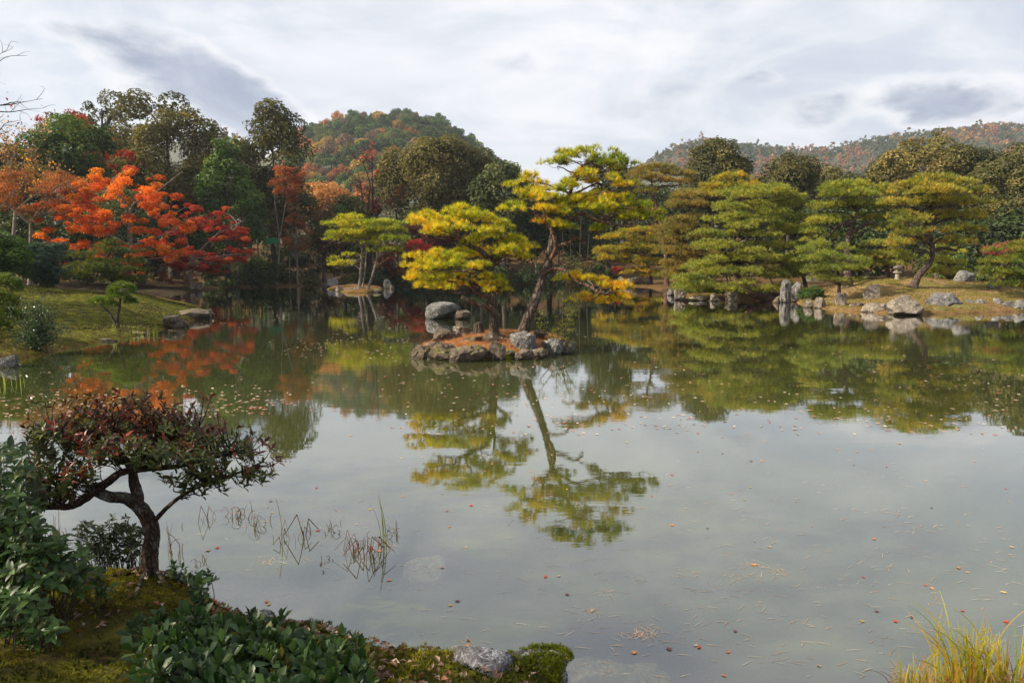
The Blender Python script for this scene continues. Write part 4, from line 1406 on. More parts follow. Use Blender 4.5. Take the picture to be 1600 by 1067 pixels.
pine('spreading yellow and orange pine on the far shore right of the leaning trunk', [tr([(1018, 440), (1015, 420), (1005, 395), (1010, 360)], 73)],
     padlist([(965, 372, 60, 14), (1000, 362, 70, 14), (1030, 372, 50, 14), (950, 392, 50, 14), (990, 388, 70, 16), (1025, 392, 56, 16), (945, 405, 34, 14), (975, 404, 50, 12), (1010, 410, 70, 16), (1034, 412, 40, 14),
              (1000, 425, 60, 12), (1022, 430, 50, 10), (1005, 378, 60, 14, 1.5), (970, 392, 60, 14, 1.5)], 72.5), NP_ORANGE, None, 4, L=0.23, wd=0.030, k=8, step=0.24, split=False)
# great green pine
pads = auto_pads(1150, 302, 444, 130, 205, 46, 8, 72, 15, 50, depth=2.2, cen=22)
pine('great dome of a green pine overhanging the water left of the right island', [tr([(1180, 462), (1160, 440), (1140, 400), (1170, 350), (1195, 310)], 47.5), tr([(1180, 462), (1120, 446), (1085, 430)], 47)],
     padlist(pads + [(1200, 296, 60, 14), (1232, 308, 50, 14), (1158, 300, 50, 14), (1072, 452, 50, 12), (1100, 458, 60, 10), (1062, 436, 40, 12), (1145, 452, 60, 10)], 46.5),
     NP_GREENY[:3] + [(0.30, 0.28, 0.035)], None, 5, L=0.19, wd=0.023, k=9, step=0.20, split=True, r0=0.2)
pine('green pine behind the upright stone, joined to the great dome', [tr([(1262, 470), (1255, 430), (1240, 390), (1240, 350)], 48)],
     padlist(auto_pads(1240, 318, 425, 50, 90, 48, 6, 73, 15, 52), 48), NP_GREENY[:3], None, 6, L=0.20, wd=0.024, k=8, step=0.21, split=False)
# pine with forked trunk
pine('green pine with a thick forked trunk behind the stone lantern island', [tr([(1326, 440), (1324, 395), (1326, 368), (1334, 348), (1340, 330)], 43), tr([(1326, 368), (1350, 352), (1372, 350)], 43), tr([(1334, 345), (1312, 352), (1295, 368)], 43)],
     padlist([(1310, 296, 66, 15), (1345, 292, 70, 15), (1370, 304, 50, 14), (1292, 306, 40, 14), (1330, 306, 80, 14, -0.8), (1285, 324, 50, 14), (1320, 322, 60, 14), (1352, 322, 70, 14), (1385, 326, 40, 14),
              (1285, 348, 54, 15), (1272, 362, 40, 14), (1306, 342, 50, 13, 0.5), (1355, 342, 60, 13, 0.8), (1380, 356, 40, 14, 0.5), (1268, 375, 34, 13), (1300, 372, 40, 12, 0.8)], 43),
     [(0.11, 0.165, 0.030), (0.19, 0.25, 0.038), (0.30, 0.33, 0.046), (0.40, 0.36, 0.05)], None, 7, L=0.19, wd=0.022, k=9, step=0.19, r0=0.24, r1=0.08)
# low pine by the upright rock
pine('low green pine in front of the forked pine on the water side', [tr([(1312, 452), (1310, 430), (1300, 405)], 39)],
     padlist([(1260, 392, 50, 14, 1), (1285, 385, 50, 14, 1), (1315, 392, 50, 14, 1), (1270, 408, 54, 14), (1300, 402, 60, 14), (1330, 408, 50, 14), (1280, 422, 60, 14), (1312, 420, 60, 14), (1338, 424, 34, 12),
              (1290, 437, 50, 12), (1320, 438, 50, 12), (1335, 445, 30, 10), (1262, 428, 34, 12)], 38.5), NP_GREENY[:3], None, 8, L=0.17, wd=0.020, k=9, step=0.18, r0=0.1)
pine('small pine right behind the stone lantern', [tr([(1388, 432), (1386, 405), (1380, 385)], 47)],
     padlist([(1372, 384, 50, 14), (1400, 380, 46, 14), (1362, 400, 50, 14), (1392, 398, 56, 14), (1420, 404, 40, 14), (1376, 414, 60, 12)], 46.5), NP_GREENY, None, 9, L=0.2, wd=0.024, k=8, step=0.2, split=False)
pine('green pine bush to the right of the leaning trunk', [tr([(1482, 440), (1482, 415), (1478, 395)], 46)],
     padlist([(1470, 390, 40, 14), (1492, 396, 40, 14), (1462, 408, 44, 14), (1488, 412, 50, 14), (1480, 426, 60, 12), (1455, 424, 34, 12)], 45.5), NP_GREENY, None, 10, L=0.2, wd=0.024, k=8, step=0.2, split=False)
# leaning pine of the right island
pine('pine with a curved leaning trunk on the right island beside the stone lantern', [tr([(1426, 450), (1436, 430), (1452, 412), (1457, 390), (1452, 368), (1455, 335), (1458, 300)], 39.5),
                                                                                        tr([(1457, 392), (1475, 388), (1495, 392)], 39.5)],
     padlist([(1455, 282, 60, 15), (1425, 292, 60, 15), (1490, 288, 60, 15), (1408, 302, 40, 14), (1460, 300, 90, 15, -0.8), (1520, 300, 46, 14), (1400, 318, 56, 15), (1440, 318, 70, 15), (1485, 316, 70, 15), (1525, 318, 50, 14),
              (1405, 336, 50, 14), (1425, 345, 60, 14, -0.6), (1470, 338, 60, 14, 0.6), (1510, 340, 60, 15), (1535, 332, 34, 12), (1398, 358, 40, 14), (1418, 366, 60, 14), (1440, 360, 40, 13, -0.9), (1500, 360, 60, 15),
              (1528, 362, 40, 14), (1405, 384, 50, 14), (1432, 380, 44, 13, 0.8), (1488, 380, 60, 14, 0.6), (1512, 380, 40, 13)], 39),
     [(0.14, 0.185, 0.032), (0.25, 0.28, 0.042), (0.38, 0.34, 0.05), (0.50, 0.32, 0.05)], None, 11, L=0.18, wd=0.021, k=9, step=0.185, r0=0.21, r1=0.06)
pine('dark green pine branches at the right edge of the island', [tr([(1610, 470), (1600, 440), (1590, 400)], 38)],
     padlist([(1575, 392, 60, 14), (1600, 384, 60, 14), (1560, 410, 60, 15), (1595, 408, 70, 15), (1570, 428, 70, 15), (1600, 430, 60, 15), (1548, 436, 40, 13), (1580, 446, 60, 13), (1610, 400, 60, 14), (1545, 422, 40, 12)], 37.5),
     NP_GREEN[:3] + [(0.30, 0.2, 0.035)], None, 12, L=0.17, wd=0.020, k=9, step=0.185, r0=0.14)

# ------------------------------------------------------------------ left bank plants
pine('dark green spreading pine behind the topiary on the mossy bank', [tr([(180, 452), (172, 430), (165, 412), (172, 392)], 33)],
     padlist([(180, 384, 50, 14), (165, 396, 60, 13), (205, 396, 46, 13), (128, 404, 56, 14), (155, 412, 60, 13), (195, 410, 60, 13), (218, 410, 34, 12), (118, 420, 44, 14), (150, 428, 70, 13), (200, 424, 60, 13),
              (125, 434, 50, 12), (185, 440, 70, 12), (215, 438, 46, 11), (160, 420, 60, 12, -0.8)], 32.5), NP_DARKP[:2] + [(0.16, 0.18, 0.03)], None, 20, L=0.16, wd=0.018, k=9, step=0.165, r0=0.10)
T('blue green rounded shrub on the left bank', 80, 374, 452, 82, 39, PAL_BLUEG, 'dome', 'rounded_shrub', 'shrub', 90, n=70, cr=0.42, leaf=0.11, per=200)
T('feathery green conifer cut by the left edge', -4, 362, 440, 92, 32, PAL_GREEN + PAL_FRESH[:1], 'dome', 'conifer', 'tree', 91, n=60, cr=0.42, leaf=0.11, per=200)

def ball_pine(label, trunks, balls, D, seed, L=0.10, wd=0.010, tufts=420, name='topiary_pine'):
    """a clipped pine: dense rounded heads of needles on a bent trunk"""
    rng = np.random.default_rng(seed)
    t = thing(name, label, 'pine tree', trunks[0][0])
    wb = MB()
    for tk in trunks:
        tube(wb, tk, 0.055, 0.03, 8, 6, 0.15, flare=0.2)
    wb.build('trunk', M_BARKD, t, smooth=True)
    for x, y, wp, hp, dz in balls:
        c = P(x, y, D + dz)
        r = np.array((wp / 2, wp / 2 * 0.85, hp / 2)) * D / FPX - 0.04
        n = int(tufts * (wp * hp / 1500.0)) + 60
        d = rdir(n, rng)
        d[:, 2] = np.where(d[:, 2] < -0.45, -d[:, 2] * 0.5, d[:, 2])
        pos = c + d * r * (0.86 + 0.22 * vnoise(d * 2.2, 1.3, seed))[:, None] * rng.uniform(0.72, 1.0, (n, 1))
        tint = np.array((0.085, 0.15, 0.024)) * rng.uniform(0.55, 1.5, (n, 1))
        tint[rng.random(n) < 0.25] *= (1.7, 1.35, 1.1)
        mb = MB()
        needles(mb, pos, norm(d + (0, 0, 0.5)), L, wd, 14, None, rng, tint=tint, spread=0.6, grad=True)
        mb.build('foliage_pad', M_NEEDLE, t)
    return t


ball_pine('small cloud pruned pine with two rounded heads on the mossy bank',
          [tr([(184, 506), (184, 494), (187, 480), (188, 466)], 23.5), tr([(183, 500), (174, 494), (164, 482), (156, 474)], 23.5)],
          [(191, 454, 46, 30, 0), (186, 466, 40, 18, -0.15), (158, 471, 40, 18, 0), (172, 476, 26, 14, -0.1), (205, 472, 22, 14, 0.1)], 23.5, 23)
ball_pine('dark ball of pine cut by the left edge above the shoreline', [tr([(-20, 540), (-14, 500), (-8, 470)], 19.5)],
          [(4, 448, 60, 44, 0), (-6, 474, 70, 40, -0.1), (10, 496, 62, 34, 0.1), (-12, 512, 60, 28, 0)], 19.5, 24, tufts=300, name='pine_tree')

# ------------------------------------------------------------------ centre island
def mound(name, outline_px, peak, seed, tint, N=90, lipw=0.25, lip=0.16, z0=0.0, peakc=None):
    poly = np.array([G(x, y, z0)[:2] for x, y in outline_px])
    mn, mx = poly.min(0) - 0.3, poly.max(0) + 0.3
    gx, gy = np.meshgrid(np.linspace(mn[0], mx[0], N), np.linspace(mn[1], mx[1], N), indexing='ij')
    xy = np.column_stack([gx.ravel(), gy.ravel()])
    s = poly_sdf(xy, poly)
    smax = s.max()
    p3 = np.column_stack([xy, np.zeros(len(xy))])
    z = lip * (1 - np.exp(-np.maximum(s, 0) / lipw)) + peak * np.clip(s / smax, 0, 1) ** 0.9
    z += (fbm(p3, 2.2, seed) - 0.5) * 0.16 * np.clip(s / 0.3, 0, 1) + (fbm(p3, 9, seed + 2) - 0.5) * 0.04 * np.clip(s / 0.2, 0, 1)
    z = np.where(s > 0, z, np.maximum(s * 2.2, -0.8))
    v = np.column_stack([xy, z])
    i, j = np.meshgrid(np.arange(N - 1), np.arange(N - 1), indexing='ij')
    i, j = i.ravel(), j.ravel()
    f = np.column_stack([i * N + j, (i + 1) * N + j, (i + 1) * N + j + 1, i * N + j + 1])
    keep = (s[f] > -0.45).any(1)
    c = np.zeros((len(v), 3))
    c[:] = tint
    c[s < 0.16, 0] = 1.0
    MB().add(v, f[keep], c).build(name, M_GROUND, smooth=True, kind='structure')

    def zf(x, y):
        i_ = np.clip((x - mn[0]) / (mx[0] - mn[0]) * (N - 1), 0, N - 2)
        j_ = np.clip((y - mn[1]) / (mx[1] - mn[1]) * (N - 1), 0, N - 2)
        return float(z.reshape(N, N)[int(round(i_)), int(round(j_))])
    return zf


zi = mound('island_ground', [(640, 552), (660, 556), (700, 560), (760, 562), (820, 560), (860, 554), (893, 548), (898, 538), (880, 532), (840, 530), (800, 528), (740, 528), (700, 532), (665, 540)],
           0.30, 5, (0, 0, 0))
zs = mound('islet_ground', [(510, 452), (540, 458), (575, 458), (598, 455), (600, 451), (570, 449), (530, 449)], 0.30, 6, (0.25, 0.0, 0.45), N=50)

IR = [(655, 561, 30, 22, 'brown block of stone at the left tip of the pine island', M_ROCKB, 1), (690, 563, 46, 26, 'rugged brown stone second from the left tip of the pine island', M_ROCKB, 2),
      (725, 566, 58, 26, 'long dark flat topped stone at the front of the pine island', M_ROCKB, 3), (755, 562, 24, 22, 'small dark stone right of the long flat one on the island front', M_ROCKB, 4),
      (776, 563, 26, 30, 'pointed grey lichen stone at the centre of the island front', M_ROCKB, 5), (798, 560, 22, 14, 'low mossy stone at the front of the pine island', M_ROCKM, 6),
      (823, 563, 22, 18, 'small round brownish stone at the waterline of the pine island', M_ROCKB, 7), (864, 556, 32, 28, 'large grey block near the right end of the pine island', M_ROCKG, 8),
      (889, 553, 24, 22, 'mossy stone at the right tip of the pine island', M_ROCKM, 9)]
IR += [(706, 562, 26, 20, 'small rough brown stone between two bigger ones on the island front left', M_ROCKB, 31), (742, 563, 22, 16, 'low flat brown stone beside the long dark one on the island front', M_ROCKB, 32),
       (843, 560, 24, 16, 'low brown stone left of the large grey block on the island', M_ROCKB, 33), (668, 558, 22, 15, 'small tan stone beside the left tip of the island', M_ROCKW, 34), (810, 563, 18, 12, 'tiny dark stone at the island waterline left of the round one', M_ROCKB, 35)]
for x, y, w_, h_, lab, m_, sd_ in IR:
    rock(x, y, w_ * 1.15, h_ * 0.98, lab, m_, 200 + sd_, depth=0.9, cuts=16, rough=0.26)
IT = [(700, 532, 46, 22, 'weathered tan stone on the upper left of the pine island', M_ROCKB, 11, 0.18, 19.0), (738, 540, 34, 16, 'greenish pointed stone lying in orange needles left of centre', M_ROCKM, 12, 0.30, 18.4),
      (770, 536, 30, 18, 'brown wedge shaped stone in orange needles between the two pines', M_ROCKB, 13, 0.34, 18.3), (818, 546, 44, 30, 'big rounded stone at the foot of the leaning pine', M_ROCKG, 14, 0.26, 17.9),
      (722, 522, 30, 14, 'low tan stone behind the stump on the pine island', M_ROCKW, 15, 0.30, 20.0), (845, 530, 24, 14, 'small dark stone behind the right block of the island', M_ROCKB, 16, 0.22, 19.4),
      (678, 548, 30, 16, 'flat stone on the left slope of the pine island', M_ROCKB, 17, 0.12, 18.2), (752, 552, 22, 10, 'small flat stone in the needles above the island front', M_ROCKB, 18, 0.25, 17.6)]
for x, y, w_, h_, lab, m_, sd_, z_, D in IT:
    p = P(x, y, D)
    p[2] = min(p[2], zi(p[0], p[1]) + 0.0)
    w2, h2 = w_ * D / FPX, h_ * D / FPX
    v, f = rock_mb(w2, w2 * 0.8, h2, 230 + sd_, 4, 14, 0.24)
    solo(MB().add(v + p, f), 'rock', m_, lab, 'rock', tuple(p))

# stump
p = P(748, 527, 19.4)
p[2] = zi(p[0], p[1]) - 0.03
t_ = thing('tree_stump', 'dark cut tree stump beside the upright pine on the island', 'stump', p)
mb = MB()
tube(mb, [p, p + (0.01, 0, 0.14), p + (-0.01, 0, 0.33)], 0.17, 0.14, 12, 3, 0.25, flare=0.35)
mb.build('trunk', M_BARKD, t_, smooth=True)

IP_D = 18.8
# shorter upright pine (left)
tA = [P(773, 522, IP_D), P(772, 500, IP_D), P(771, 480, IP_D), P(770, 458, IP_D), P(768, 430, IP_D), P(762, 405, IP_D), P(752, 393, IP_D), P(738, 386, IP_D), P(722, 378, IP_D)]
tA[0][2] = zi(tA[0][0], tA[0][1]) - 0.05
stub = [P(771, 486, IP_D), P(758, 478, IP_D - 0.1), P(740, 474, IP_D - 0.2), P(722, 464, IP_D - 0.3)]
tA2 = [P(771, 462, IP_D), P(782, 452, IP_D + 0.1), P(792, 442, IP_D + 0.1), P(800, 432, IP_D + 0.1)]
tA3 = [P(768, 425, IP_D), P(772, 405, IP_D + 0.2), P(770, 385, IP_D + 0.2)]
padsA = [(662, 352, 62, 17), (700, 338, 60, 17), (690, 350, 70, 16, 0.6), (742, 342, 66, 17), (735, 330, 40, 12, 0.3), (778, 352, 40, 16), (705, 362, 70, 16, -0.4), (752, 360, 66, 16, -0.3),
         (788, 366, 50, 15), (672, 366, 36, 12, 0.4), (765, 378, 70, 15, -0.2), (800, 380, 44, 15), (822, 390, 36, 15), (790, 394, 70, 16, -0.3), (812, 402, 50, 15), (770, 402, 60, 14, 0.5),
         (658, 404, 50, 16), (690, 398, 60, 16, 0.4), (720, 404, 66, 16), (650, 418, 44, 16), (682, 418, 70, 18, -0.3), (720, 420, 70, 16, -0.3), (752, 418, 40, 13, -0.4), (668, 432, 60, 14), (708, 434, 66, 14, -0.2),
         (738, 392, 44, 13, 0.5), (672, 446, 54, 13), (702, 450, 50, 13, -0.2), (730, 447, 44, 13), (690, 442, 44, 12, 0.3), (770, 446, 34, 14, -0.35), (782, 452, 28, 12, -0.4), (768, 436, 28, 11, -0.3)]
rngI = np.random.default_rng(77)


def island_pine(label, trunks, pads, seed, r0s, pal, hues):
    base = trunks[0][0]
    t = thing('pine_tree', label, 'pine tree', base)
    allp = []
    for q, (pts, r0, r1, nm) in enumerate(zip(trunks, [r[0] for r in r0s], [r[1] for r in r0s], [r[2] for r in r0s])):
        mb = MB()
        p_ = tube(mb, pts, r0, r1, 14, 9, 0.13, flare=0.45 if q == 0 else 0.0, seed=seed + q)
        mb.build(nm, M_BARK if q == 0 else M_BARKR, t, smooth=True)
        if nm != 'cut_branch':
            allp.append(p_)
    allp = np.vstack(allp)
    allp = allp[len(allp) // 8:]
    rng = np.random.default_rng(seed)
    for i, it in enumerate(pads):
        c, rx, ry, rz = padlist([it], IP_D)[0]
        a = nearest_on(allp, c, 0.12)
        fo, wo_ = MB(), MB()
        tip = c - np.array((0, 0, rz * 0.4))
        dist = np.linalg.norm(tip - a)
        rl = min(0.05, 0.012 + 0.016 * dist)
        tube(wo_, limb_path(a, a * 0.15 + tip * 0.85, rng, 0.10, 0.2), rl, rl * 0.45, 6, 6, 0.15)
        pine_pad(fo, wo_, c, rx + 0.2, ry * 1.0, rz * 1.2, pal, rng, 0.118, 0.135, 0.0075, 22, root=a * 0.25 + tip * 0.75, twigr=0.0075, seedc=seed, hue=hues(it), dens=0.9)
        fo.build('foliage_pad', M_NEEDLE, t)
        wo_.build('branch', M_BARKR, t, smooth=True)
    return t


island_pine('shorter yellow pine with an upright trunk and a cut branch on the centre island', [tA, stub, tA2, tA3], padsA, 31,
            [(0.14, 0.055, 'trunk'), (0.065, 0.05, 'cut_branch'), (0.06, 0.03, 'limb'), (0.06, 0.025, 'limb')], NP_YELLOW, lambda it: -0.05 + (0.08 if it[1] > 436 else 0.0))

# taller leaning pine (right)
tB = [P(812, 530, 18.3), P(822, 505, 18.35), P(834, 475, 18.4), P(845, 445, 18.5), P(855, 412, 18.6), P(862, 375, 18.7), P(866, 345, 18.8)]
tB[0][2] = zi(tB[0][0], tB[0][1]) - 0.05
tB2 = [P(856, 410, 18.6), P(866, 395, 18.5), P(868, 378, 18.4), P(862, 360, 18.3), P(852, 345, 18.3), P(850, 325, 18.4)]
tB3 = [P(866, 352, 18.7), P(885, 345, 18.6), P(905, 334, 18.6), P(935, 345, 18.5), P(965, 352, 18.5), P(990, 354, 18.5)]
tB4 = [P(864, 360, 18.8), P(884, 320, 19.0), P(893, 295, 19.0), P(895, 280, 19.0), P(908, 262, 19.0), P(930, 250, 19.0)]
tB5 = [P(858, 400, 18.6), P(872, 385, 18.7), P(888, 380, 18.7), P(902, 373, 18.7), P(915, 382, 18.8)]
tB6 = [P(850, 428, 18.4), P(866, 420, 18.3), P(884, 424, 18.2), P(895, 436, 18.2), P(920, 448, 18.1), P(945, 460, 18.0)]
padsB = [(905, 248, 60, 13), (935, 240, 60, 14), (868, 256, 34, 12), (962, 252, 46, 15), (940, 254, 50, 12, 0.3), (985, 258, 24, 14), (880, 244, 34, 11), (948, 262, 40, 12),
         (928, 276, 60, 14), (955, 284, 50, 14), (905, 284, 30, 12, 0.4), (975, 292, 34, 14), (892, 294, 28, 12),
         (822, 292, 50, 16), (845, 300, 50, 17, 0.2), (812, 308, 50, 18), (840, 314, 60, 18, -0.3), (868, 316, 50, 16, -0.2), (806, 324, 40, 16), (832, 330, 56, 16, -0.4), (862, 334, 50, 15, -0.4), (886, 330, 50, 15, -0.3),
         (856, 352, 34, 14, -0.3), (880, 356, 34, 12, -0.3), (900, 318, 50, 15), (925, 308, 50, 15, 0.3), (945, 318, 60, 16), (920, 328, 56, 15, -0.2), (970, 312, 40, 14), (985, 326, 46, 15), (960, 335, 56, 15, 0.2), (1000, 338, 34, 13), (1012, 346, 40, 13), (1022, 336, 30, 12), (1000, 322, 36, 13, 0.3), (868, 300, 40, 14), (828, 280, 34, 12),
         (985, 345, 30, 12), (940, 360, 34, 10), (905, 434, 34, 13), (925, 440, 40, 13), (950, 452, 48, 15), (970, 448, 28, 12), (915, 468, 40, 14), (940, 472, 56, 13), (968, 466, 34, 12), (893, 438, 18, 8)]
island_pine('taller leaning yellow pine rising above all others on the centre island', [tB, tB2, tB3, tB4, tB5, tB6], padsB, 37,
            [(0.165, 0.06, 'trunk'), (0.065, 0.032, 'limb'), (0.06, 0.02, 'limb'), (0.065, 0.025, 'limb'), (0.06, 0.035, 'limb'), (0.045, 0.02, 'limb')], NP_YELLOW,
            lambda it: (-0.13 if it[1] < 262 else 0.0) + (0.12 if it[1] > 425 else 0.0) + (0.12 if 270 < it[1] < 300 and it[0] > 915 else 0.0) + (-0.07 if it[0] > 895 and 300 < it[1] < 350 else -0.03))

# small deciduous shrub on the island
p = P(868, 545, 18.2)
p[2] = zi(p[0], p[1]) - 0.02
t_ = thing('small_shrub', 'thin twiggy shrub with small yellow green leaves on the right end of the island', 'shrub', p)
rng_ = np.random.default_rng(5)
wb, mb = MB(), MB()
pts = []
for k in range(9):
    e = P(868 + rng_.uniform(-42, 38), rng_.uniform(482, 512), 18.2 + rng_.uniform(-0.4, 0.4))
    q = tube(wb, limb_path(p, e, rng_, 0.1, 0.15), 0.018, 0.004, 5, 5)
    for j in range(5):
        s_ = q[rng_.integers(6, len(q))]
        e2 = s_ + rdir(1, rng_)[0] * (0.22, 0.22, 0.10) + (0, 0, 0.06)
        q2 = tube(wb, [s_, (s_ + e2) / 2, e2], 0.004, 0.002, 3, 2)
        pts.append(q2)
pts = np.vstack(pts)
c = pts[rng_.integers(0, len(pts), 1300)] + rng_.normal(0, 0.05, (1300, 3)) * (1, 1, 0.5)
quads_at(mb, c, norm(rdir(len(c), rng_) * 0.7 + (0, 0, 0.8)), 0.038, pick([(0.20, 0.22, 0.03, 3), (0.34, 0.30, 0.04, 2), (0.12, 0.15, 0.03, 2)], len(c), rng_), rng_)
mb.build('crown', M_LEAF, t_)
wb.build('branches', M_BARKD, t_, smooth=True)

# exposed roots at the foot of the pines
p = tA[0] + (0, 0, 0.06)
mb = MB()
for k, (dx, dy) in enumerate([(-0.7, -0.5), (0.5, -0.45), (-0.2, -0.7), (0.85, -0.2)]):
    e = p + (dx, dy, 0)
    mid = p + (dx * 0.45, dy * 0.45, 0)
    for q in (mid, e):
        q[2] = zi(q[0], q[1]) + 0.015
    tube(mb, [p + (0, 0, 0.05), mid, e], 0.05, 0.012, 7, 5, 0.2)
solo(mb, 'surface_roots', M_BARK, 'gnarled roots spreading over orange needles from the upright island pine', 'roots', tuple(p), smooth=True)

# boulder pair behind the island
rock(690, 499, 56, 27, 'large rounded grey boulder standing in the pond behind the island', M_ROCKG, 261, depth=0.8, cuts=6, rough=0.10, sub=5)
rock(722, 499, 26, 14, 'low dark flat rock touching the large grey boulder', M_ROCKB, 262, depth=0.9, cuts=14)

# ------------------------------------------------------------------ islet with three thin pines
IDs = 58.5
pt = [tr([(561, 455), (563, 430), (565, 400), (566, 372), (560, 352)], IDs), ]
for q in pt:
    q[0][2] = 0.15
tA_ = tr([(574, 456), (582, 430), (590, 400), (592, 385), (602, 370)], IDs)
tB_ = tr([(566, 453), (570, 425), (573, 395), (577, 370)], IDs + 0.5)
tA_[0][2] = tB_[0][2] = 0.15
pine('yellow pines on two thin pale trunks on the far islet, left pair', [pt[0], tB_, tr([(564, 405), (553, 408), (545, 406)], IDs)],
     padlist([(545, 342, 40, 10), (530, 352, 44, 10), (560, 352, 46, 10), (548, 364, 60, 10), (525, 368, 36, 10), (518, 375, 26, 10), (560, 370, 50, 10, 0.5), (552, 378, 30, 9), (578, 362, 44, 10), (522, 406, 24, 10), (538, 412, 34, 11), (528, 416, 34, 10),
              (546, 400, 26, 9)], IDs), NP_YELLOW[:4], None, 41, 'pine_tree', M_BARKP, 0.12, 0.05, 0.24, 0.030, 8, 0.23, dens=0.9)
pine('yellow flat crowned pine on the right leaning trunk of the far islet', [tA_, tr([(589, 402), (600, 396), (612, 385)], IDs)],
     padlist([(590, 350, 50, 10), (612, 352, 36, 10), (600, 360, 60, 10), (622, 362, 30, 9), (610, 374, 56, 10), (590, 372, 40, 10, 0.6), (628, 376, 26, 9), (604, 392, 50, 9), (622, 390, 20, 8), (580, 382, 36, 9)], IDs),
     NP_YELLOW[:3], None, 42, 'pine_tree', M_BARKP, 0.12, 0.04, 0.24, 0.030, 8, 0.23, dens=0.9)
for x, y, w_, h_, lab, m_, sd_ in [(516, 449, 20, 15, 'grey sloping rock left of the far islet', M_ROCKG, 1), (504, 441, 10, 12, 'dark upright stone behind the sloping rock at the far islet', M_ROCKB, 2),
                                   (529, 456, 11, 9, 'pale round stone at the left end of the far islet', M_ROCKW, 3), (558, 457, 14, 8, 'rounded stone at the front of the far islet', M_ROCKG, 4),
                                   (545, 457, 16, 7, 'flat brown stone at the front of the far islet', M_ROCKB, 5), (588, 457, 14, 6, 'low mossy stone at the right end of the far islet', M_ROCKM, 6),
                                   (549, 447, 9, 6, 'small bluish stone on top of the far islet', M_ROCKG, 7),
                                   (605, 451, 13, 15, 'grey upright stone standing alone right of the far islet', M_ROCKG, 8), (612, 452, 8, 7, 'small tan stone leaning on the lone grey stone', M_ROCKW, 9)]:
    rock(x, y, w_, h_, lab, m_, 280 + sd_, depth=0.8, sub=3)

# ------------------------------------------------------------------ right shore rocks
RR = [(1064, 469, 20, 20, 'tan pointed stone under the left end of the great pine', M_ROCKW, 1), (1050, 462, 14, 12, 'grey stone left of the tan pointed one', M_ROCKG, 2),
      (1095, 470, 34, 8, 'flat pale stone at the waterline under the great pine', M_ROCKW, 3), (1118, 471, 16, 12, 'small pale stone at the waterline under the great pine', M_ROCKW, 13), (1146, 471, 22, 16, 'pale sunlit stone right under the great pine', M_ROCKW, 4),
      (1180, 463, 48, 16, 'broad brown ledge above the dark overhang', M_ROCKB, 5), (1220, 470, 26, 24, 'dark stone below the upright rock', M_ROCKB, 6),
      (1243, 472, 26, 32, 'tall dark grey block beside the clipped shrub', M_ROCKG, 7), (1273, 452, 30, 24, 'sunlit grey rock above the clipped shrub', M_ROCKG, 8),
      (1265, 481, 18, 14, 'pale stone left under the clipped shrub', M_ROCKW, 9), (1284, 482, 18, 18, 'pale square stone right under the clipped shrub', M_ROCKW, 10),
      (1302, 480, 14, 10, 'small dark stone left of the pale rounded block', M_ROCKB, 11), (1317, 483, 24, 27, 'pale rounded block at the left tip of the lantern island', M_ROCKW, 12),
      (1341, 485, 22, 13, 'small square stone in shade on the lantern island shore', M_ROCKB, 14), (1377, 489, 44, 15, 'low oval streaked stone on the lantern island shore', M_ROCKW, 15),
      (1424, 493, 58, 31, 'big bright lichen spotted boulder below the leaning pine', M_ROCKW, 16), (1452, 484, 18, 13, 'dark stone between the two biggest shore boulders', M_ROCKB, 17),
      (1480, 486, 54, 28, 'large rounded boulder with orange moss at its foot', M_ROCKG, 18), (1476, 490, 34, 10, 'orange mossy ledge under the large rounded boulder', M_ROCKM, 19),
      (1509, 488, 32, 12, 'green mossy stone right of the rounded boulder', M_ROCKM, 20), (1522, 484, 20, 16, 'grey stone with pale lichen right of the mossy ones', M_ROCKG, 21), (1536, 484, 22, 17, 'split grey stone with pale lichen on the right shore', M_ROCKG, 22),
      (1564, 484, 18, 18, 'upright lichen stone on the right shore', M_ROCKG, 23), (1585, 486, 30, 16, 'wide grey stone near the right edge', M_ROCKG, 24), (1605, 487, 30, 18, 'grey stone cut by the right edge', M_ROCKG, 25),
      (970, 446, 10, 14, 'dark upright stone by the scarlet shrub', M_ROCKG, 26), (990, 447, 26, 14, 'pale rock under the orange and yellow pine', M_ROCKW, 27), (1010, 447, 14, 10, 'small tan rock right of the pale one on the far shore', M_ROCKW, 28),
      (982, 449, 14, 6, 'low grey rock at the waterline under the orange pine', M_ROCKG, 29),
      (308, 455, 14, 12, 'grey stone in the inlet behind the mossy bank', M_ROCKG, 30)]
for x, y, w_, h_, lab, m_, sd_ in RR:
    rock(x, y, w_, h_, lab, m_, 300 + sd_, depth=0.8, cuts=14, rough=0.22)


def land_rock(x, y, D, wpx, hpx, label, mat, seed, depth=0.7, **kw):
    p = P(x, y, D)
    p[2] = gh(p[0], p[1]) - 0.02
    s_ = D / FPX
    v, f = rock_mb(wpx * s_, wpx * s_ * depth, hpx * s_, seed, 4, 11, 0.14, kw.get('tilt', 0))
    return solo(MB().add(v + p, f), 'rock', mat, label, 'rock', tuple(p))


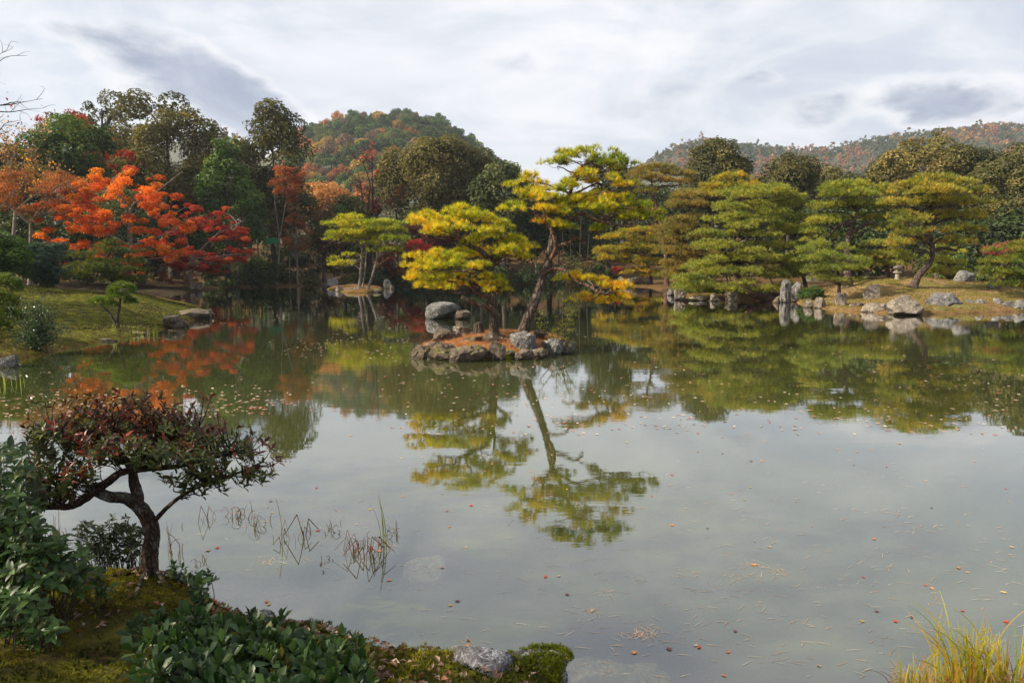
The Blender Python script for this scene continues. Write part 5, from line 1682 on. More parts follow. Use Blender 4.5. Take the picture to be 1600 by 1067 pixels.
land_rock(1227, 455, 42.5, 20, 44, 'tall upright pointed rock with a white top behind the ledge', M_ROCKG, 351, 0.8)
land_rock(1214, 455, 42.0, 16, 24, 'lower dark pillar stone left of the upright pointed rock', M_ROCKB, 352, 0.8)
land_rock(1359, 468, 38, 24, 22, 'tilted angular pale rock in the dry grass', M_ROCKW, 353, tilt=0.2)
land_rock(1506, 447, 42, 32, 18, 'grey rock on the lawn behind the right shore', M_ROCKG, 354)
land_rock(1364, 434, 46, 18, 8, 'low dark stone left of the lantern', M_ROCKG, 355)
land_rock(1462, 440, 43, 6, 10, 'small dark stump like stone right of the leaning trunk', M_ROCKB, 356)
land_rock(1550, 458, 40, 26, 16, 'shaded rock at the foot of the edge pine', M_ROCKG, 357)
land_rock(1195, 446, 45, 10, 10, 'small pale stone beside the brown ledge', M_ROCKW, 358)
T('small clipped green shrub between pale stones on the right shore', 1272, 449, 470, 40, 38.8, PAL_GREEN, 'dome', 'clipped_shrub', 'shrub', 95, n=40, cr=0.2, leaf=0.07, per=90, limbs=2, trunk_r=0.03)

# leaning dark trunk over the water below the great pine
mb = MB()
a = P(1200, 466, 44)
tube(mb, [P(1148, 447, 43.6), P(1162, 452, 43.7), P(1178, 460, 43.8), P(1205, 468, 44.2)], 0.10, 0.30, 10, 7, 0.15)
solo(mb, 'leaning_trunk', M_BARKR, 'dark trunk of the great pine leaning out low over the water', 'tree trunk', tuple(a), smooth=True)

# stone lantern
D = 42.5
p = P(1402, 434, D)
p[2] = gh(p[0], p[1]) - 0.02
t_ = thing('stone_lantern', 'small stone lantern with mushroom roof on the right island', 'stone lantern', p)


def lathe(prof, c, seg=24, wob=0.0, seed=0, square=False):
    mb = MB()
    a = np.linspace(0, 2 * math.pi, seg, endpoint=False)
    vs = []
    for r, z in prof:
        vs.append(np.column_stack([np.cos(a) * r, np.sin(a) * r, np.full(seg, z)]))
    v = np.vstack(vs)
    if wob:
        v = v * (1 + wob * (fbm(v, 5, seed) - 0.5)[:, None])
    n = len(prof)
    i, j = np.meshgrid(np.arange(n - 1), np.arange(seg), indexing='ij')
    i, j = i.ravel(), j.ravel()
    j2 = (j + 1) % seg
    mb.add(v + c, np.column_stack([i * seg + j, i * seg + j2, (i + 1) * seg + j2, (i + 1) * seg + j]))
    return mb


zb = p[2]
k_ = 1.02
lathe([(0.0, 0.0), (0.155, 0.0), (0.15, 0.06), (0.135, 0.1), (0.13, 0.25), (0.125, 0.38), (0.0, 0.385)], p, 20, 0.15, 1).build('post', M_STONE, t_, smooth=True)
lathe([(0.0, 0.385), (0.16, 0.39), (0.26, 0.44), (0.275, 0.475), (0.25, 0.50), (0.0, 0.505)], p, 20, 0.12, 2).build('platform', M_STONE, t_, smooth=True)
# light box with four windows
lb = MB()
for sx, sy in ((-1, -1), (1, -1), (1, 1), (-1, 1)):
    cx, cy = p[0] + sx * 0.10, p[1] + sy * 0.10
    vv = [(cx + a_ * 0.035, cy + b_ * 0.035, zb + z_) for z_ in (0.507, 0.66) for a_, b_ in ((-1, -1), (1, -1), (1, 1), (-1, 1))]
    lb.add(vv, [(0, 1, 2, 3), (4, 5, 6, 7), (0, 1, 5, 4), (1, 2, 6, 5), (2, 3, 7, 6), (3, 0, 4, 7)])
vv = [(p[0] + a_ * 0.09, p[1] + b_ * 0.09, zb + z_) for z_ in (0.509, 0.655) for a_, b_ in ((-1, -1), (1, -1), (1, 1), (-1, 1))]
lb.add(vv, [(0, 1, 2, 3), (4, 5, 6, 7), (0, 1, 5, 4), (1, 2, 6, 5), (2, 3, 7, 6), (3, 0, 4, 7)])
lb.build('light_box', M_STONE, t_)
lathe([(0.0, 0.662), (0.22, 0.668), (0.285, 0.70), (0.29, 0.76), (0.24, 0.84), (0.15, 0.90), (0.06, 0.925), (0.0, 0.93)], p, 22, 0.28, 3).build('roof', M_STONED, t_, smooth=True)

# ------------------------------------------------------------------ left bank rocks
for x, y, w_, h_, lab, m_, sd_, dp in [(268, 513, 42, 20, 'rounded dark boulder at the tip of the mossy bank', M_ROCKB, 1, 0.7), (288, 500, 64, 17, 'long sloping brown rock behind the dark boulder', M_ROCKB, 2, 0.6),
                                       (245, 490, 34, 20, 'dark wedge of rock set in the moss of the left bank', M_ROCKB, 3, 0.7), (306, 496, 44, 12, 'low flat rock running into the water at the bank tip', M_ROCKB, 4, 0.6),
                                       (160, 534, 40, 5, 'long low edging stone in the shadow of the mossy bank', M_ROCKB, 5, 0.35), (205, 524, 42, 5, 'second low edging stone along the mossy bank', M_ROCKB, 6, 0.35),
                                       (4, 575, 34, 20, 'dark rock in the water at the left edge', M_ROCKG, 7, 0.8)]:
    rock(x, y, w_, h_, lab, m_, 380 + sd_, depth=dp)

# shrub with small leaves on the left bank
p = P(62, 548, 18.2)
p[2] = gh(p[0], p[1]) - 0.02
t_ = thing('leafy_shrub', 'loose shrub with small shiny leaves at the edge of the mossy bank', 'shrub', p)
wb, mb = MB(), MB()
rng_ = np.random.default_rng(8)
pts = []
for k in range(44):
    e = P(58 + rng_.normal(0, 24), rng_.uniform(468, 540), 18.0 + rng_.uniform(-0.5, 0.4))
    q = tube(wb, limb_path(p, e, rng_, 0.08, 0.1), 0.012, 0.003, 4, 5)
    pts.append(q[4:])
pts = np.vstack(pts)
c = pts[rng_.integers(0, len(pts), 3600)] + rng_.normal(0, 0.075, (3600, 3))
quads_at(mb, c, norm(rdir(len(c), rng_) * 0.8 + (0, 0, 0.6)), 0.065, pick([(0.045, 0.085, 0.03, 4), (0.08, 0.13, 0.045, 2), (0.03, 0.05, 0.02, 2)], len(c), rng_), rng_, 1.9)
mb.build('crown', leaf_mat('shiny_leaf', 0.3, 0.6, 0.2), t_)
wb.build('branches', M_BARKD, t_, smooth=True)

# green netting screen on poles in the far wood
p = P(427, 392, 76)
z_ = p[2]
p[2] = gh(p[0], p[1])
t_ = thing('netting_screen', 'bright green netting on a metal frame among the trees left of centre', 'screen', p)
mb = MB()
a, b = P(414, 374, 76), P(435, 374, 76)
for q in (a, b):
    tube(mb, [(q[0], q[1], gh(q[0], q[1])), (q[0], q[1], P(0, 366, 76)[2])], 0.03, 0.03, 6, 2)
tube(mb, [(a[0], a[1] - 0.03, P(0, 367, 76)[2]), (b[0], b[1] - 0.03, P(0, 367, 76)[2])], 0.025, 0.025, 6, 2)
mb.build('frame', plain('galvanised', (0.35, 0.37, 0.36), 0.4, 0.8), t_)
mb = MB()
n = 14
g0, g1 = P(414, 372, 76)[2], P(414, 381, 76)[2]
vs = []
for i in range(n):
    x_ = a[0] + (b[0] - a[0]) * i / (n - 1)
    for j, zz_ in enumerate((g0, (g0 + g1) / 2, g1)):
        vs.append((x_, a[1] - 0.12 + 0.05 * math.sin(i * 1.7 + j), zz_ + 0.06 * math.sin(i * 0.9)))
mb.add(vs, [(i * 3 + j, (i + 1) * 3 + j, (i + 1) * 3 + j + 1, i * 3 + j + 1) for i in range(n - 1) for j in range(2)])
mb.build('net', plain('green_net', (0.02, 0.33, 0.12), 0.6), t_)

# ------------------------------------------------------------------ near bank
LT_A = np.array([(0, 0, 0), (0.30, 0.5, 0.07), (0.30, -0.5, 0.07), (0.33, 0, 0.0), (0.68, 0.40, 0.02), (0.68, -0.40, 0.02), (0.68, 0, -0.04), (1, 0, -0.15)])
LT_T = np.array([(0, 3, 1), (0, 2, 3), (1, 3, 6), (1, 6, 4), (3, 2, 5), (3, 5, 6), (4, 6, 7), (6, 5, 7)])


LT_B = np.array([(0, 0, 0), (0.30, 0.26, 0.03), (0.30, -0.26, 0.03), (0.33, 0, 0.0), (0.72, 0.52, 0.05), (0.72, -0.52, 0.05), (0.72, 0, -0.02), (1, 0, -0.05)])


def leafy(parent, tips, axes, nl, L, ratio, pal, mat, rng, singles=300, spread=(35, 80), gap=0.0, stem=0.0, droop=0.0, shape=None):
    LT_V = LT_A if shape is None else shape
    """whorls of real leaves at twig tips; the nearest ones are parts of their own"""
    tips, axes = np.asarray(tips, float), norm(np.asarray(axes, float))
    n = len(tips)
    k = rng.integers(nl[0], nl[1] + 1, n)
    idx = np.repeat(np.arange(n), k)
    m = len(idx)
    phase = rng.uniform(0, 6.28, n)
    order = np.arange(m) - np.repeat(np.cumsum(k) - k, k)
    phi = phase[idx] + order * 2.4 + rng.normal(0, 0.2, m)
    th = np.radians(spread[0] + (spread[1] - spread[0]) * (order / np.maximum(k[idx] - 1, 1)) + rng.normal(0, 8, m))
    a = axes[idx]
    u = norm(np.cross(a, np.array((0.3, 0.9, 0.21))))
    v_ = np.cross(a, u)
    d = norm(a * np.cos(th)[:, None] + (u * np.cos(phi)[:, None] + v_ * np.sin(phi)[:, None]) * np.sin(th)[:, None] - np.array((0, 0, droop)))
    nrm = norm(a - d * (a * d).sum(1)[:, None] + rdir(m, rng) * 0.12)
    nrm = norm(nrm - d * (nrm * d).sum(1)[:, None])
    sid = np.cross(nrm, d)
    pos = tips[idx] - a * (order[:, None] * L * 0.085 + stem) + d * gap
    ln = L * rng.uniform(0.65, 1.15, m)
    cc = pick(pal, n, rng)
    cols = np.where((rng.random(m) < 0.5)[:, None], pick(pal, m, rng), cc[idx])
    near = np.argsort(pos[:, 1])[:singles]
    mask = np.ones(m, bool)
    mask[near] = False
    R = np.stack([d, sid * ratio, nrm], 1)               # rows: images of x, y, z
    pts = np.einsum('vk,mkj->mvj', LT_V, R[mask]) * ln[mask][:, None, None] + pos[mask][:, None, :]
    q = mask.sum()
    if q:
        f = (LT_T[None] + (np.arange(q) * 8)[:, None, None]).reshape(-1, 3)
        MB().add(pts.reshape(-1, 3), f, np.repeat(cols[mask] * rng.uniform(0.75, 1.25, (q, 1)), 8, 0)).build('foliage', mat, parent, smooth=True, kind='stuff')
    meshes = [MB().add(LT_V * (1, ratio, 1), LT_T, p_[:3]).mesh('leaf', mat, True) for p_ in pal]
    w_ = np.array([p_[3] for p_ in pal]) / sum(p_[3] for p_ in pal)
    o = np.array(parent['_loc'])
    for i in near:
        ob = bpy.data.objects.new('leaf', meshes[rng.choice(len(meshes), p=w_)])
        COL.objects.link(ob)
        ob.parent = parent
        M = Matrix(((d[i][0], sid[i][0], nrm[i][0]), (d[i][1], sid[i][1], nrm[i][1]), (d[i][2], sid[i][2], nrm[i][2]))).to_4x4()
        ob.matrix_local = Matrix.Translation(Vector(pos[i] - o)) @ M @ Matrix.Scale(float(ln[i]), 4)


PAL_CAM = [(0.042, 0.060, 0.016, 6), (0.085, 0.100, 0.020, 5), (0.130, 0.028, 0.018, 2.3), (0.24, 0.045, 0.024, 1.2), (0.085, 0.035, 0.022, 2), (0.21, 0.11, 0.025, 1.5)]
PAL_BUSH = [(0.040, 0.082, 0.020, 4), (0.066, 0.120, 0.026, 3), (0.026, 0.054, 0.016, 2), (0.10, 0.12, 0.025, 0.5)]
PAL_DKL = [(0.024, 0.054, 0.020, 4), (0.038, 0.078, 0.026, 3), (0.060, 0.105, 0.032, 1.6), (0.13, 0.12, 0.03, 0.3)]

# --- the small red and green garden tree
rng_ = np.random.default_rng(91)
TD = 4.45
base = P(232, 900, TD)
base[2] = gh(base[0], base[1]) - 0.04
t_ = thing('garden_tree', 'small old tree with twisted trunk and flat red green crown on the near bank', 'small tree', base)
wb = MB()
trunk = tube(wb, [base, P(234, 865, TD), P(238, 835, TD), P(232, 812, TD), P(216, 790, TD), P(196, 778, TD - 0.03), P(172, 776, TD - 0.06), P(152, 768, TD - 0.05)], 0.058, 0.034, 14, 9, 0.14, flare=0.5)
l1 = tube(wb, [P(155, 768, TD - 0.05), P(148, 762, TD - 0.05), P(135, 776, TD - 0.06), P(112, 790, TD - 0.05), P(85, 792, TD), P(55, 795, TD)], 0.045, 0.012, 9, 7, 0.14)
l2 = tube(wb, [P(214, 790, TD), P(214, 772, TD + 0.03), P(209, 752, TD + 0.05), P(206, 735, TD + 0.05), P(190, 712, TD + 0.1), P(160, 690, TD + 0.1)], 0.045, 0.014, 9, 7, 0.12)
l3 = tube(wb, [P(243, 812, TD), P(262, 792, TD - 0.02), P(285, 774, TD - 0.05), P(320, 756, TD - 0.1), P(360, 742, TD - 0.1), P(400, 728, TD - 0.1)], 0.017, 0.005, 7, 7, 0.1)
l4 = tube(wb, [P(150, 764, TD - 0.05), P(170, 752, TD), P(190, 738, TD), P(230, 732, TD - 0.05), P(280, 728, TD), P(330, 715, TD), P(385, 705, TD)], 0.032, 0.008, 8, 7, 0.12)
l5 = tube(wb, [P(206, 738, TD + 0.05), P(225, 712, TD + 0.1), P(260, 690, TD + 0.1), P(310, 668, TD + 0.15)], 0.026, 0.008, 8, 7, 0.12)
l6 = tube(wb, [P(195, 722, TD + 0.08), P(160, 705, TD), P(120, 690, TD - 0.1), P(80, 665, TD - 0.1)], 0.022, 0.007, 8, 7, 0.12)
wb.build('trunk', M_BARKN, t_, smooth=True)
allp = np.vstack([l1, l2[6:], l3[12:], l4, l5, l6])
ell = [(95, 668, 52, 24, 0.0), (150, 655, 58, 30, 0.05), (215, 652, 62, 30, 0.1), (270, 672, 60, 30, 0.05), (325, 690, 52, 26, 0), (380, 698, 36, 22, 0), (402, 735, 28, 16, -0.05), (75, 720, 40, 30, 0.1), (65, 768, 38, 24, 0.0),
       (120, 742, 40, 26, -0.05), (170, 700, 60, 30, -0.15), (235, 708, 60, 28, -0.15), (300, 720, 50, 24, -0.15), (355, 738, 44, 20, -0.1), (300, 752, 48, 16, -0.1), (130, 700, 50, 30, 0.2), (60, 690, 26, 18, 0.1), (100, 762, 42, 20, -0.05), (58, 745, 30, 24, 0.0)]
tips, axes = [], []
twb = MB()
for ex, ey, ew, eh, dz in ell:
    ntip = int(ew * eh / 27)
    for q in range(ntip):
        u_ = rdir(1, rng_)[0] * rng_.random() ** 0.4
        pt_ = P(ex + u_[0] * ew, ey + u_[2] * eh, TD + dz + u_[1] * 0.26)
        tips.append(pt_)
        cpt = P(ex, ey + eh, TD + dz)
        axes.append(norm((pt_ - cpt)[None])[0] * 0.8 + np.array((0, 0, 0.7)) + rdir(1, rng_)[0] * 0.35)
        if q % 2 == 0:
            a = allp[np.argmin(((allp - pt_ + (0, 0, 0.05)) ** 2).sum(1))]
            tube(twb, [a, a * 0.45 + pt_ * 0.55 + rng_.normal(0, 0.02, 3) - (0, 0, 0.02), pt_], 0.0055, 0.0022, 4, 4)
for x_, y_ in ((318, 622), (330, 620), (300, 634), (55, 630), (70, 628), (432, 716), (425, 700), (438, 720), (413, 690), (118, 622), (82, 636), (140, 618), (165, 622), (185, 614), (205, 618), (250, 622), (272, 634), (340, 652), (352, 662), (372, 668), (392, 674), (405, 684),
               (45, 655), (38, 668), (420, 742), (410, 752), (385, 758), (350, 766), (318, 772), (288, 776), (228, 616), (100, 628)):
    e_ = P(x_, y_, TD)
    tips.append(e_)
    axes.append((0.6 if x_ > 200 else -0.6, 0, 0.6))
    a = allp[np.argmin(((allp - e_) ** 2).sum(1))]
    tube(twb, [a, (a + e_) / 2 - (0, 0, 0.02), e_], 0.005, 0.002, 4, 4)
twb.build('branches', M_BARKN, t_, smooth=True)
tips, axes = np.array(tips), np.array(axes)
hh = (tips[:, 2] - tips[:, 2].min()) / np.ptp(tips[:, 2])
redd = (0.55 * hh + 0.9 * (fbm(tips, 2.6, 33) - 0.5) + rng_.normal(0, 0.10, len(tips))) > 0.41
leafy(t_, tips[redd], axes[redd], (5, 8), 0.058, 0.34, [(0.150, 0.030, 0.018, 4), (0.26, 0.048, 0.024, 2), (0.085, 0.030, 0.020, 3), (0.070, 0.075, 0.018, 3)], M_GLOSSY, rng_, 150)
leafy(t_, tips[~redd], axes[~redd], (5, 8), 0.058, 0.34, [(0.042, 0.062, 0.016, 5), (0.085, 0.105, 0.020, 4), (0.13, 0.12, 0.022, 1), (0.11, 0.035, 0.020, 1)], M_GLOSSY, rng_, 150)

# --- other near plants
def near_bush(label, name, ells, TD, L, ratio, pal, dens, seed, nl=(5, 8), base=None, spread=(30, 80), depth=0.25, stemr=0.004, singles=300, droop=0.0, bark=None, upax=0.9, mat=None, shape=None):
    rng = np.random.default_rng(seed)
    bx, by = base
    b = P(bx, by, TD)
    b[2] = gh(b[0], b[1]) - 0.02
    t = thing(name, label, 'shrub', b)
    tips, axes, sb = [], [], MB()
    for ex, ey, ew, eh, dz in ells:
        for q in range(max(1, int(ew * eh * dens))):
            u_ = rdir(1, rng)[0] * rng.random() ** 0.4
            e = P(ex + u_[0] * ew, ey + u_[2] * eh, TD + dz + u_[1] * depth)
            g = gh(e[0], e[1])
            if e[2] < g + 0.05:
                e[2] = g + rng.uniform(0.05, 0.14)
            tips.append(e)
            axes.append(np.array((u_[0] * 0.5, u_[1] * 0.4 - 0.15, upax)) + rdir(1, rng)[0] * 0.3)
            root = b + (e - b) * np.array((0.72, 0.72, 0.0)) + rng.normal(0, 0.03, 3) * (1, 1, 0)
            gr = gh(root[0], root[1])
            root[2] = gr - 0.01 if gr > 0 else 0.02
            if q % 2 == 0 or dens < 0.01:
                tube(sb, [root, root * 0.5 + e * 0.5 + rng.normal(0, 0.02, 3), e], stemr, stemr * 0.5, 5, 4)
    sb.build('stems', bark or M_BARKD, t, smooth=True)
    leafy(t, tips, axes, nl, L, ratio, pal, mat or M_GLOSSY, rng, singles, spread, droop=droop, shape=shape)
    return t


near_bush('green broadleaf shrub filling the left edge beside the garden tree', 'broadleaf_shrub',
          [(10, 730, 40, 44, 0.2), (20, 790, 50, 40, 0.1), (40, 845, 60, 40, 0.0), (95, 870, 46, 28, 0.0), (40, 905, 70, 36, -0.1), (110, 905, 30, 20, 0.0), (20, 950, 50, 40, -0.3), (60, 985, 34, 28, -0.3), (-20, 850, 50, 80, 0.0)],
          3.75, 0.072, 0.46, PAL_BUSH, 0.0185, 401, (5, 7), (10, 980), (45, 88), 0.3, droop=0.1, upax=0.8)
near_bush('dark fine leaved bush under the garden tree beside its trunk', 'low_shrub',
          [(150, 845, 34, 24, 0.1), (190, 830, 36, 26, 0.1), (165, 865, 40, 16, 0.1), (210, 852, 22, 22, 0.05), (130, 825, 16, 12, 0.1)], 4.75, 0.048, 0.42, PAL_DARK[:3], 0.055, 402, (5, 7), (190, 900), (40, 85), 0.18, stemr=0.003)
near_bush('small sprig of pale green leaves on the moss left of the garden tree', 'leafy_sprig', [(146, 898, 14, 16, 0), (160, 918, 12, 12, -0.05)], 4.0, 0.065, 0.42, PAL_BUSH, 0.035, 403, (5, 6), (155, 930), (45, 90), 0.06, singles=60, droop=0.15)
near_bush('dark leafy sprig hanging over the water right of the garden tree', 'leafy_sprig', [(300, 905, 20, 10, 0), (325, 900, 18, 8, 0), (275, 900, 16, 10, 0)], 4.4, 0.046, 0.45, PAL_DKL, 0.06, 404, (5, 7), (270, 925), (40, 85), 0.08, singles=120)
near_bush('dark blue green evergreen shrub with rounded leaves along the bottom edge', 'evergreen_shrub',
          [(250, 1010, 44, 26, 0.15), (300, 985, 34, 26, 0.25), (350, 995, 40, 26, 0.25), (400, 1000, 40, 22, 0.25), (450, 1012, 40, 22, 0.2), (505, 1022, 36, 20, 0.15), (550, 1032, 30, 16, 0.1), (330, 1035, 60, 26, 0), (420, 1040, 60, 26, 0),
           (510, 1055, 50, 22, -0.1), (260, 1060, 60, 24, -0.25), (350, 1080, 90, 26, -0.3), (460, 1085, 80, 24, -0.3), (540, 1080, 40, 18, -0.2), (300, 950, 10, 26, 0.3), (575, 1058, 22, 14, 0)],
          3.35, 0.090, 0.44, PAL_DKL, 0.0150, 405, (6, 9), (380, 1120), (18, 72), 0.22, stemr=0.0045, shape=LT_B)
near_bush('single tall stem of rounded leaves rising left of the bottom shrub', 'leafy_sprig', [(310, 915, 6, 26, 0), (316, 945, 14, 12, 0), (205, 995, 14, 8, -0.1)], 3.7, 0.078, 0.46, PAL_DKL, 0.03, 406, (6, 8), (318, 1000), (25, 78), 0.05, singles=60, shape=LT_B)

# near rocks
rock(757, 1092, 118, 58, 'grey rock with white lichen at the water edge, bottom centre', M_ROCKN, 501, z=0.06, depth=0.9, sub=5, cuts=12, rough=0.12)
mr = rock(842, 1094, 112, 60, 'dark stone capped with bright green moss beside the lichen rock', M_ROCKN, 522, z=0.0, depth=0.9, sub=5, cuts=5, rough=0.2)
rock(985, 1132, 200, 44, 'brown boulder lying under water, bottom right of centre', M_ROCKU, 509, z=-0.23, depth=0.8, sub=5, cuts=7, rough=0.22, name='submerged_rock')
rock(660, 912, 70, 30, 'pale square slab dimly seen under the water beside the withered stems', M_ROCKS, 504, z=-0.17, depth=1.0, cuts=3, rough=0.05, name='submerged_slab', cat='stone slab')
rock(395, 985, 60, 20, 'dark stone behind the bottom shrub at the water edge', M_ROCKN, 505, z=0.0, depth=0.8, cuts=10)
rock(505, 1022, 60, 14, 'small dark stone between shrub leaves at the water edge', M_ROCKN, 506, z=0.05, depth=0.8, cuts=10)
rock(75, 898, 60, 26, 'purple brown stone under the left shrub at the water', M_ROCKN, 507, z=0.0, depth=0.8, cuts=10)
# moss cushion on the dark stone: a part of it
rng_ = np.random.default_rng(12)
mvs = np.array([v.co[:] for v in mr.data.vertices])
mns = np.array([v.normal[:] for v in mr.data.vertices])
sel = np.where((mns[:, 2] > 0.25) & (mvs[:, 2] > 0.07) & (fbm(mvs, 9.0, 61) > 0.40))[0]
q = rng_.choice(sel, 5200)
pos = mvs[q] + rng_.normal(0, 0.008, (len(q), 3)) + mns[q] * rng_.uniform(0, 0.014, (len(q), 1))
mb = MB()
needles(mb, pos, norm(mns[q] + (0, 0, 0.4)), 0.016, 0.004, 5, [(0.13, 0.16, 0.014, 3), (0.21, 0.22, 0.02, 2), (0.07, 0.09, 0.012, 2)], rng_, 0.8)
ms_ = bpy.data.objects.new('moss_cushion', mb.mesh('moss_cushion', M_MOSS))
COL.objects.link(ms_)
ms_.parent = mr

# roots at the foot of the garden tree
mb = MB()
for k, (dx, dy) in enumerate([(-0.30, -0.08), (0.12, -0.36), (0.3, -0.18)]):
    pts_ = []
    for s_ in (0, 0.35, 0.7, 1.0):
        x_, y_ = base[0] + dx * s_ + rng_.normal(0, 0.02), base[1] + dy * s_
        pts_.append((x_, y_, max(gh(x_, y_), 0) - 0.004 + 0.05 * (1 - s_) ** 2))
    tube(mb, pts_, 0.028, 0.006, 7, 6, 0.2)
solo(mb, 'tree_roots', M_BARKN, 'twisted roots clinging to the bank under the garden tree', 'roots', tuple(base), smooth=True)

# ground cover of the near bank
def scatter(n, xr, yr, seed, test):
    rng = np.random.default_rng(seed)
    xy = np.column_stack([rng.uniform(*xr, n), rng.uniform(*yr, n)])
    z, s = height(xy)
    k = test(xy, s, z, rng)
    return np.column_stack([xy, z])[k], s[k], rng


p3, s3, rg3 = scatter(60000, (-5.2, 1.2), (2.3, 6.0), 41, lambda xy, s, z, r: (s > 0.01) & (fbm(np.column_stack([xy, z]), 2.3, 77) + r.normal(0, 0.07, len(s)) > 0.44))
mb = MB()
mo = fbm(p3, 1.6, 78)
tint = np.where((mo > 0.5)[:, None], (0.16, 0.145, 0.014), (0.055, 0.062, 0.012)) * rg3.uniform(0.5, 1.5, (len(p3), 1))
cush = np.clip((fbm(p3, 9.0, 83, 2) - 0.45) * 0.16, 0, 0.05)
needles(mb, p3 + np.column_stack([cush * 0, cush * 0, cush - 0.003]), np.tile((0, 0, 1.0), (len(p3), 1)), 0.026, 0.007, 4, None, rg3, 0.9, tint=tint * (0.7 + 14 * cush[:, None]))
mb.build('moss', M_MOSS, label='yellow green moss on the near bank', kind='stuff')
p3, s3, rg3 = scatter(9000, (-5.2, 1.2), (2.3, 6.0), 42, lambda xy, s, z, r: (s > 0.02) & (fbm(np.column_stack([xy, z]), 1.1, 79) + r.normal(0, 0.09, len(s)) > 0.47))
mb = MB()
quads_at(mb, p3 + (0, 0, 0.034), norm(rdir(len(p3), rg3) * 0.6 + (0, 0, 1)), 0.050, pick([(0.22, 0.12, 0.07, 3), (0.32, 0.20, 0.14, 2), (0.12, 0.07, 0.045, 3), (0.40, 0.29, 0.22, 1), (0.30, 0.09, 0.05, 1)], len(p3), rg3), rg3, 1.9)
mb.build('fallen_leaves', M_LITTER, label='dead brown and pinkish leaves on the near bank', kind='stuff')
p3, s3, rg3 = scatter(60000, (-26, -5), (15, 36), 43, lambda xy, s, z, r: (s > 0.02) & (r.random(len(s)) < 0.75))
mb = MB()
mo = fbm(p3, 0.9, 80)
tint = np.where((mo > 0.43)[:, None], (0.125, 0.130, 0.010), (0.024, 0.022, 0.007)) * rg3.uniform(0.5, 1.5, (len(p3), 1))  # moss and litter patches, their tint also painting sun and shade on the bank
needles(mb, p3, np.tile((0, 0, 1.0), (len(p3), 1)), 0.05, 0.022, 2, None, rg3, 0.8, tint=tint)
mb.build('moss', M_MOSS, label='mossy turf of the left bank', kind='stuff')
p3, s3, rg3 = scatter(8000, (-26, -5), (15, 36), 46, lambda xy, s, z, r: (s > 0.02) & (fbm(np.column_stack([xy, z]), 0.5, 84) + r.normal(0, 0.05, len(s)) > 0.50))
mb = MB()
quads_at(mb, p3 + (0, 0, 0.03), norm(rdir(len(p3), rg3) * 0.6 + (0, 0, 1)), 0.07, pick([(0.16, 0.07, 0.035, 3), (0.26, 0.11, 0.05, 1), (0.07, 0.045, 0.025, 4), (0.30, 0.18, 0.10, 0.6)], len(p3), rg3), rg3, 1.6)
mb.build('fallen_leaves', M_LITTER, label='brown fallen leaves strewn on the left mossy bank', kind='stuff')
p3, s3, rg3 = scatter(60000, (6, 34), (32, 50), 44, lambda xy, s, z, r: (s > 0.05) & (r.random(len(s)) < 0.7))
mb = MB()
mo = fbm(p3, 0.7, 81)
tint = np.where((mo > 0.5)[:, None], (0.17, 0.15, 0.025), (0.21, 0.135, 0.055)) * rg3.uniform(0.5, 1.4, (len(p3), 1))
needles(mb, p3, np.tile((0, 0, 1.0), (len(p3), 1)), 0.06, 0.03, 2, None, rg3, 0.8, tint=tint)
mb.build('dry_grass', M_MOSS, label='dry short grass of the right island', kind='stuff')
rg3 = np.random.default_rng(45)
xy = np.column_stack([rg3.uniform(-2.8, 1.6, 16000), rg3.uniform(16.8, 20.8, 16000)])
zz_ = np.array([zi(a, b) for a, b in xy])
p3 = np.column_stack([xy, zz_])[zz_ > 0.1]
mb = MB()
needles(mb, p3 + (0, 0, 0.003), norm(rdir(len(p3), rg3) + (0, 0, 0.3)), 0.09, 0.006, 2, [(0.36, 0.145, 0.045, 3), (0.46, 0.23, 0.085, 2), (0.20, 0.08, 0.03, 3)], rg3, 0.5)
mb.build('pine_litter', M_LITTER, label='orange pine needles covering the centre island', kind='stuff')

# --- sedge clump, bottom right
def blades(t, b, n, hgt, spreadr, rng, pal, width=0.006, curl=0.5, name='blade', singles=120, lean=(0, 0), z=0.0):
    rest = MB()
    o = np.array(t['_loc'])
    for i in range(n):
        p0 = b + np.array((rng.normal(0, spreadr), rng.normal(0, spreadr * 0.5), 0))
        h = hgt * rng.uniform(0.45, 1.0)
        d = rdir(1, rng)[0] * (1, 0.5, 0)
        d = d * rng.uniform(0.1, curl) + np.array((lean[0], lean[1], 0)) * rng.uniform(0.0, 1)
        S = 9
        s = np.linspace(0, 1, S)
        c = p0 + np.outer(s, (0, 0, h)) + np.outer(s ** 2.2, d * h) - np.outer(s ** 3.5, (0, 0, h * 0.35 * np.linalg.norm(d)))
        sd_ = norm(np.cross(np.gradient(c, axis=0), np.array((0.15, 1.0, 0.1))))
        wv_ = width * rng.uniform(0.6, 1.2) * (1 - s ** 2.5 * 0.93)
        v = np.concatenate([c - sd_ * wv_[:, None] / 2, c + sd_ * wv_[:, None] / 2 + np.array((0, 0.001, 0))])
        f = np.array([(q, q + S, q + S + 1, q + 1) for q in range(S - 1)])
        k0, k1 = pick(pal, 2, rng)
        col = k0[None] * (1 - s[:, None]) + k1[None] * s[:, None]
        if i < singles:
            MB().add(v, f, np.vstack([col, col])).build(name, M_BLADE, t, smooth=True)
        else:
            rest.add(v, f, np.vstack([col, col]))
    if rest.n:
        rest.build('foliage', M_BLADE, t, smooth=True, kind='stuff')


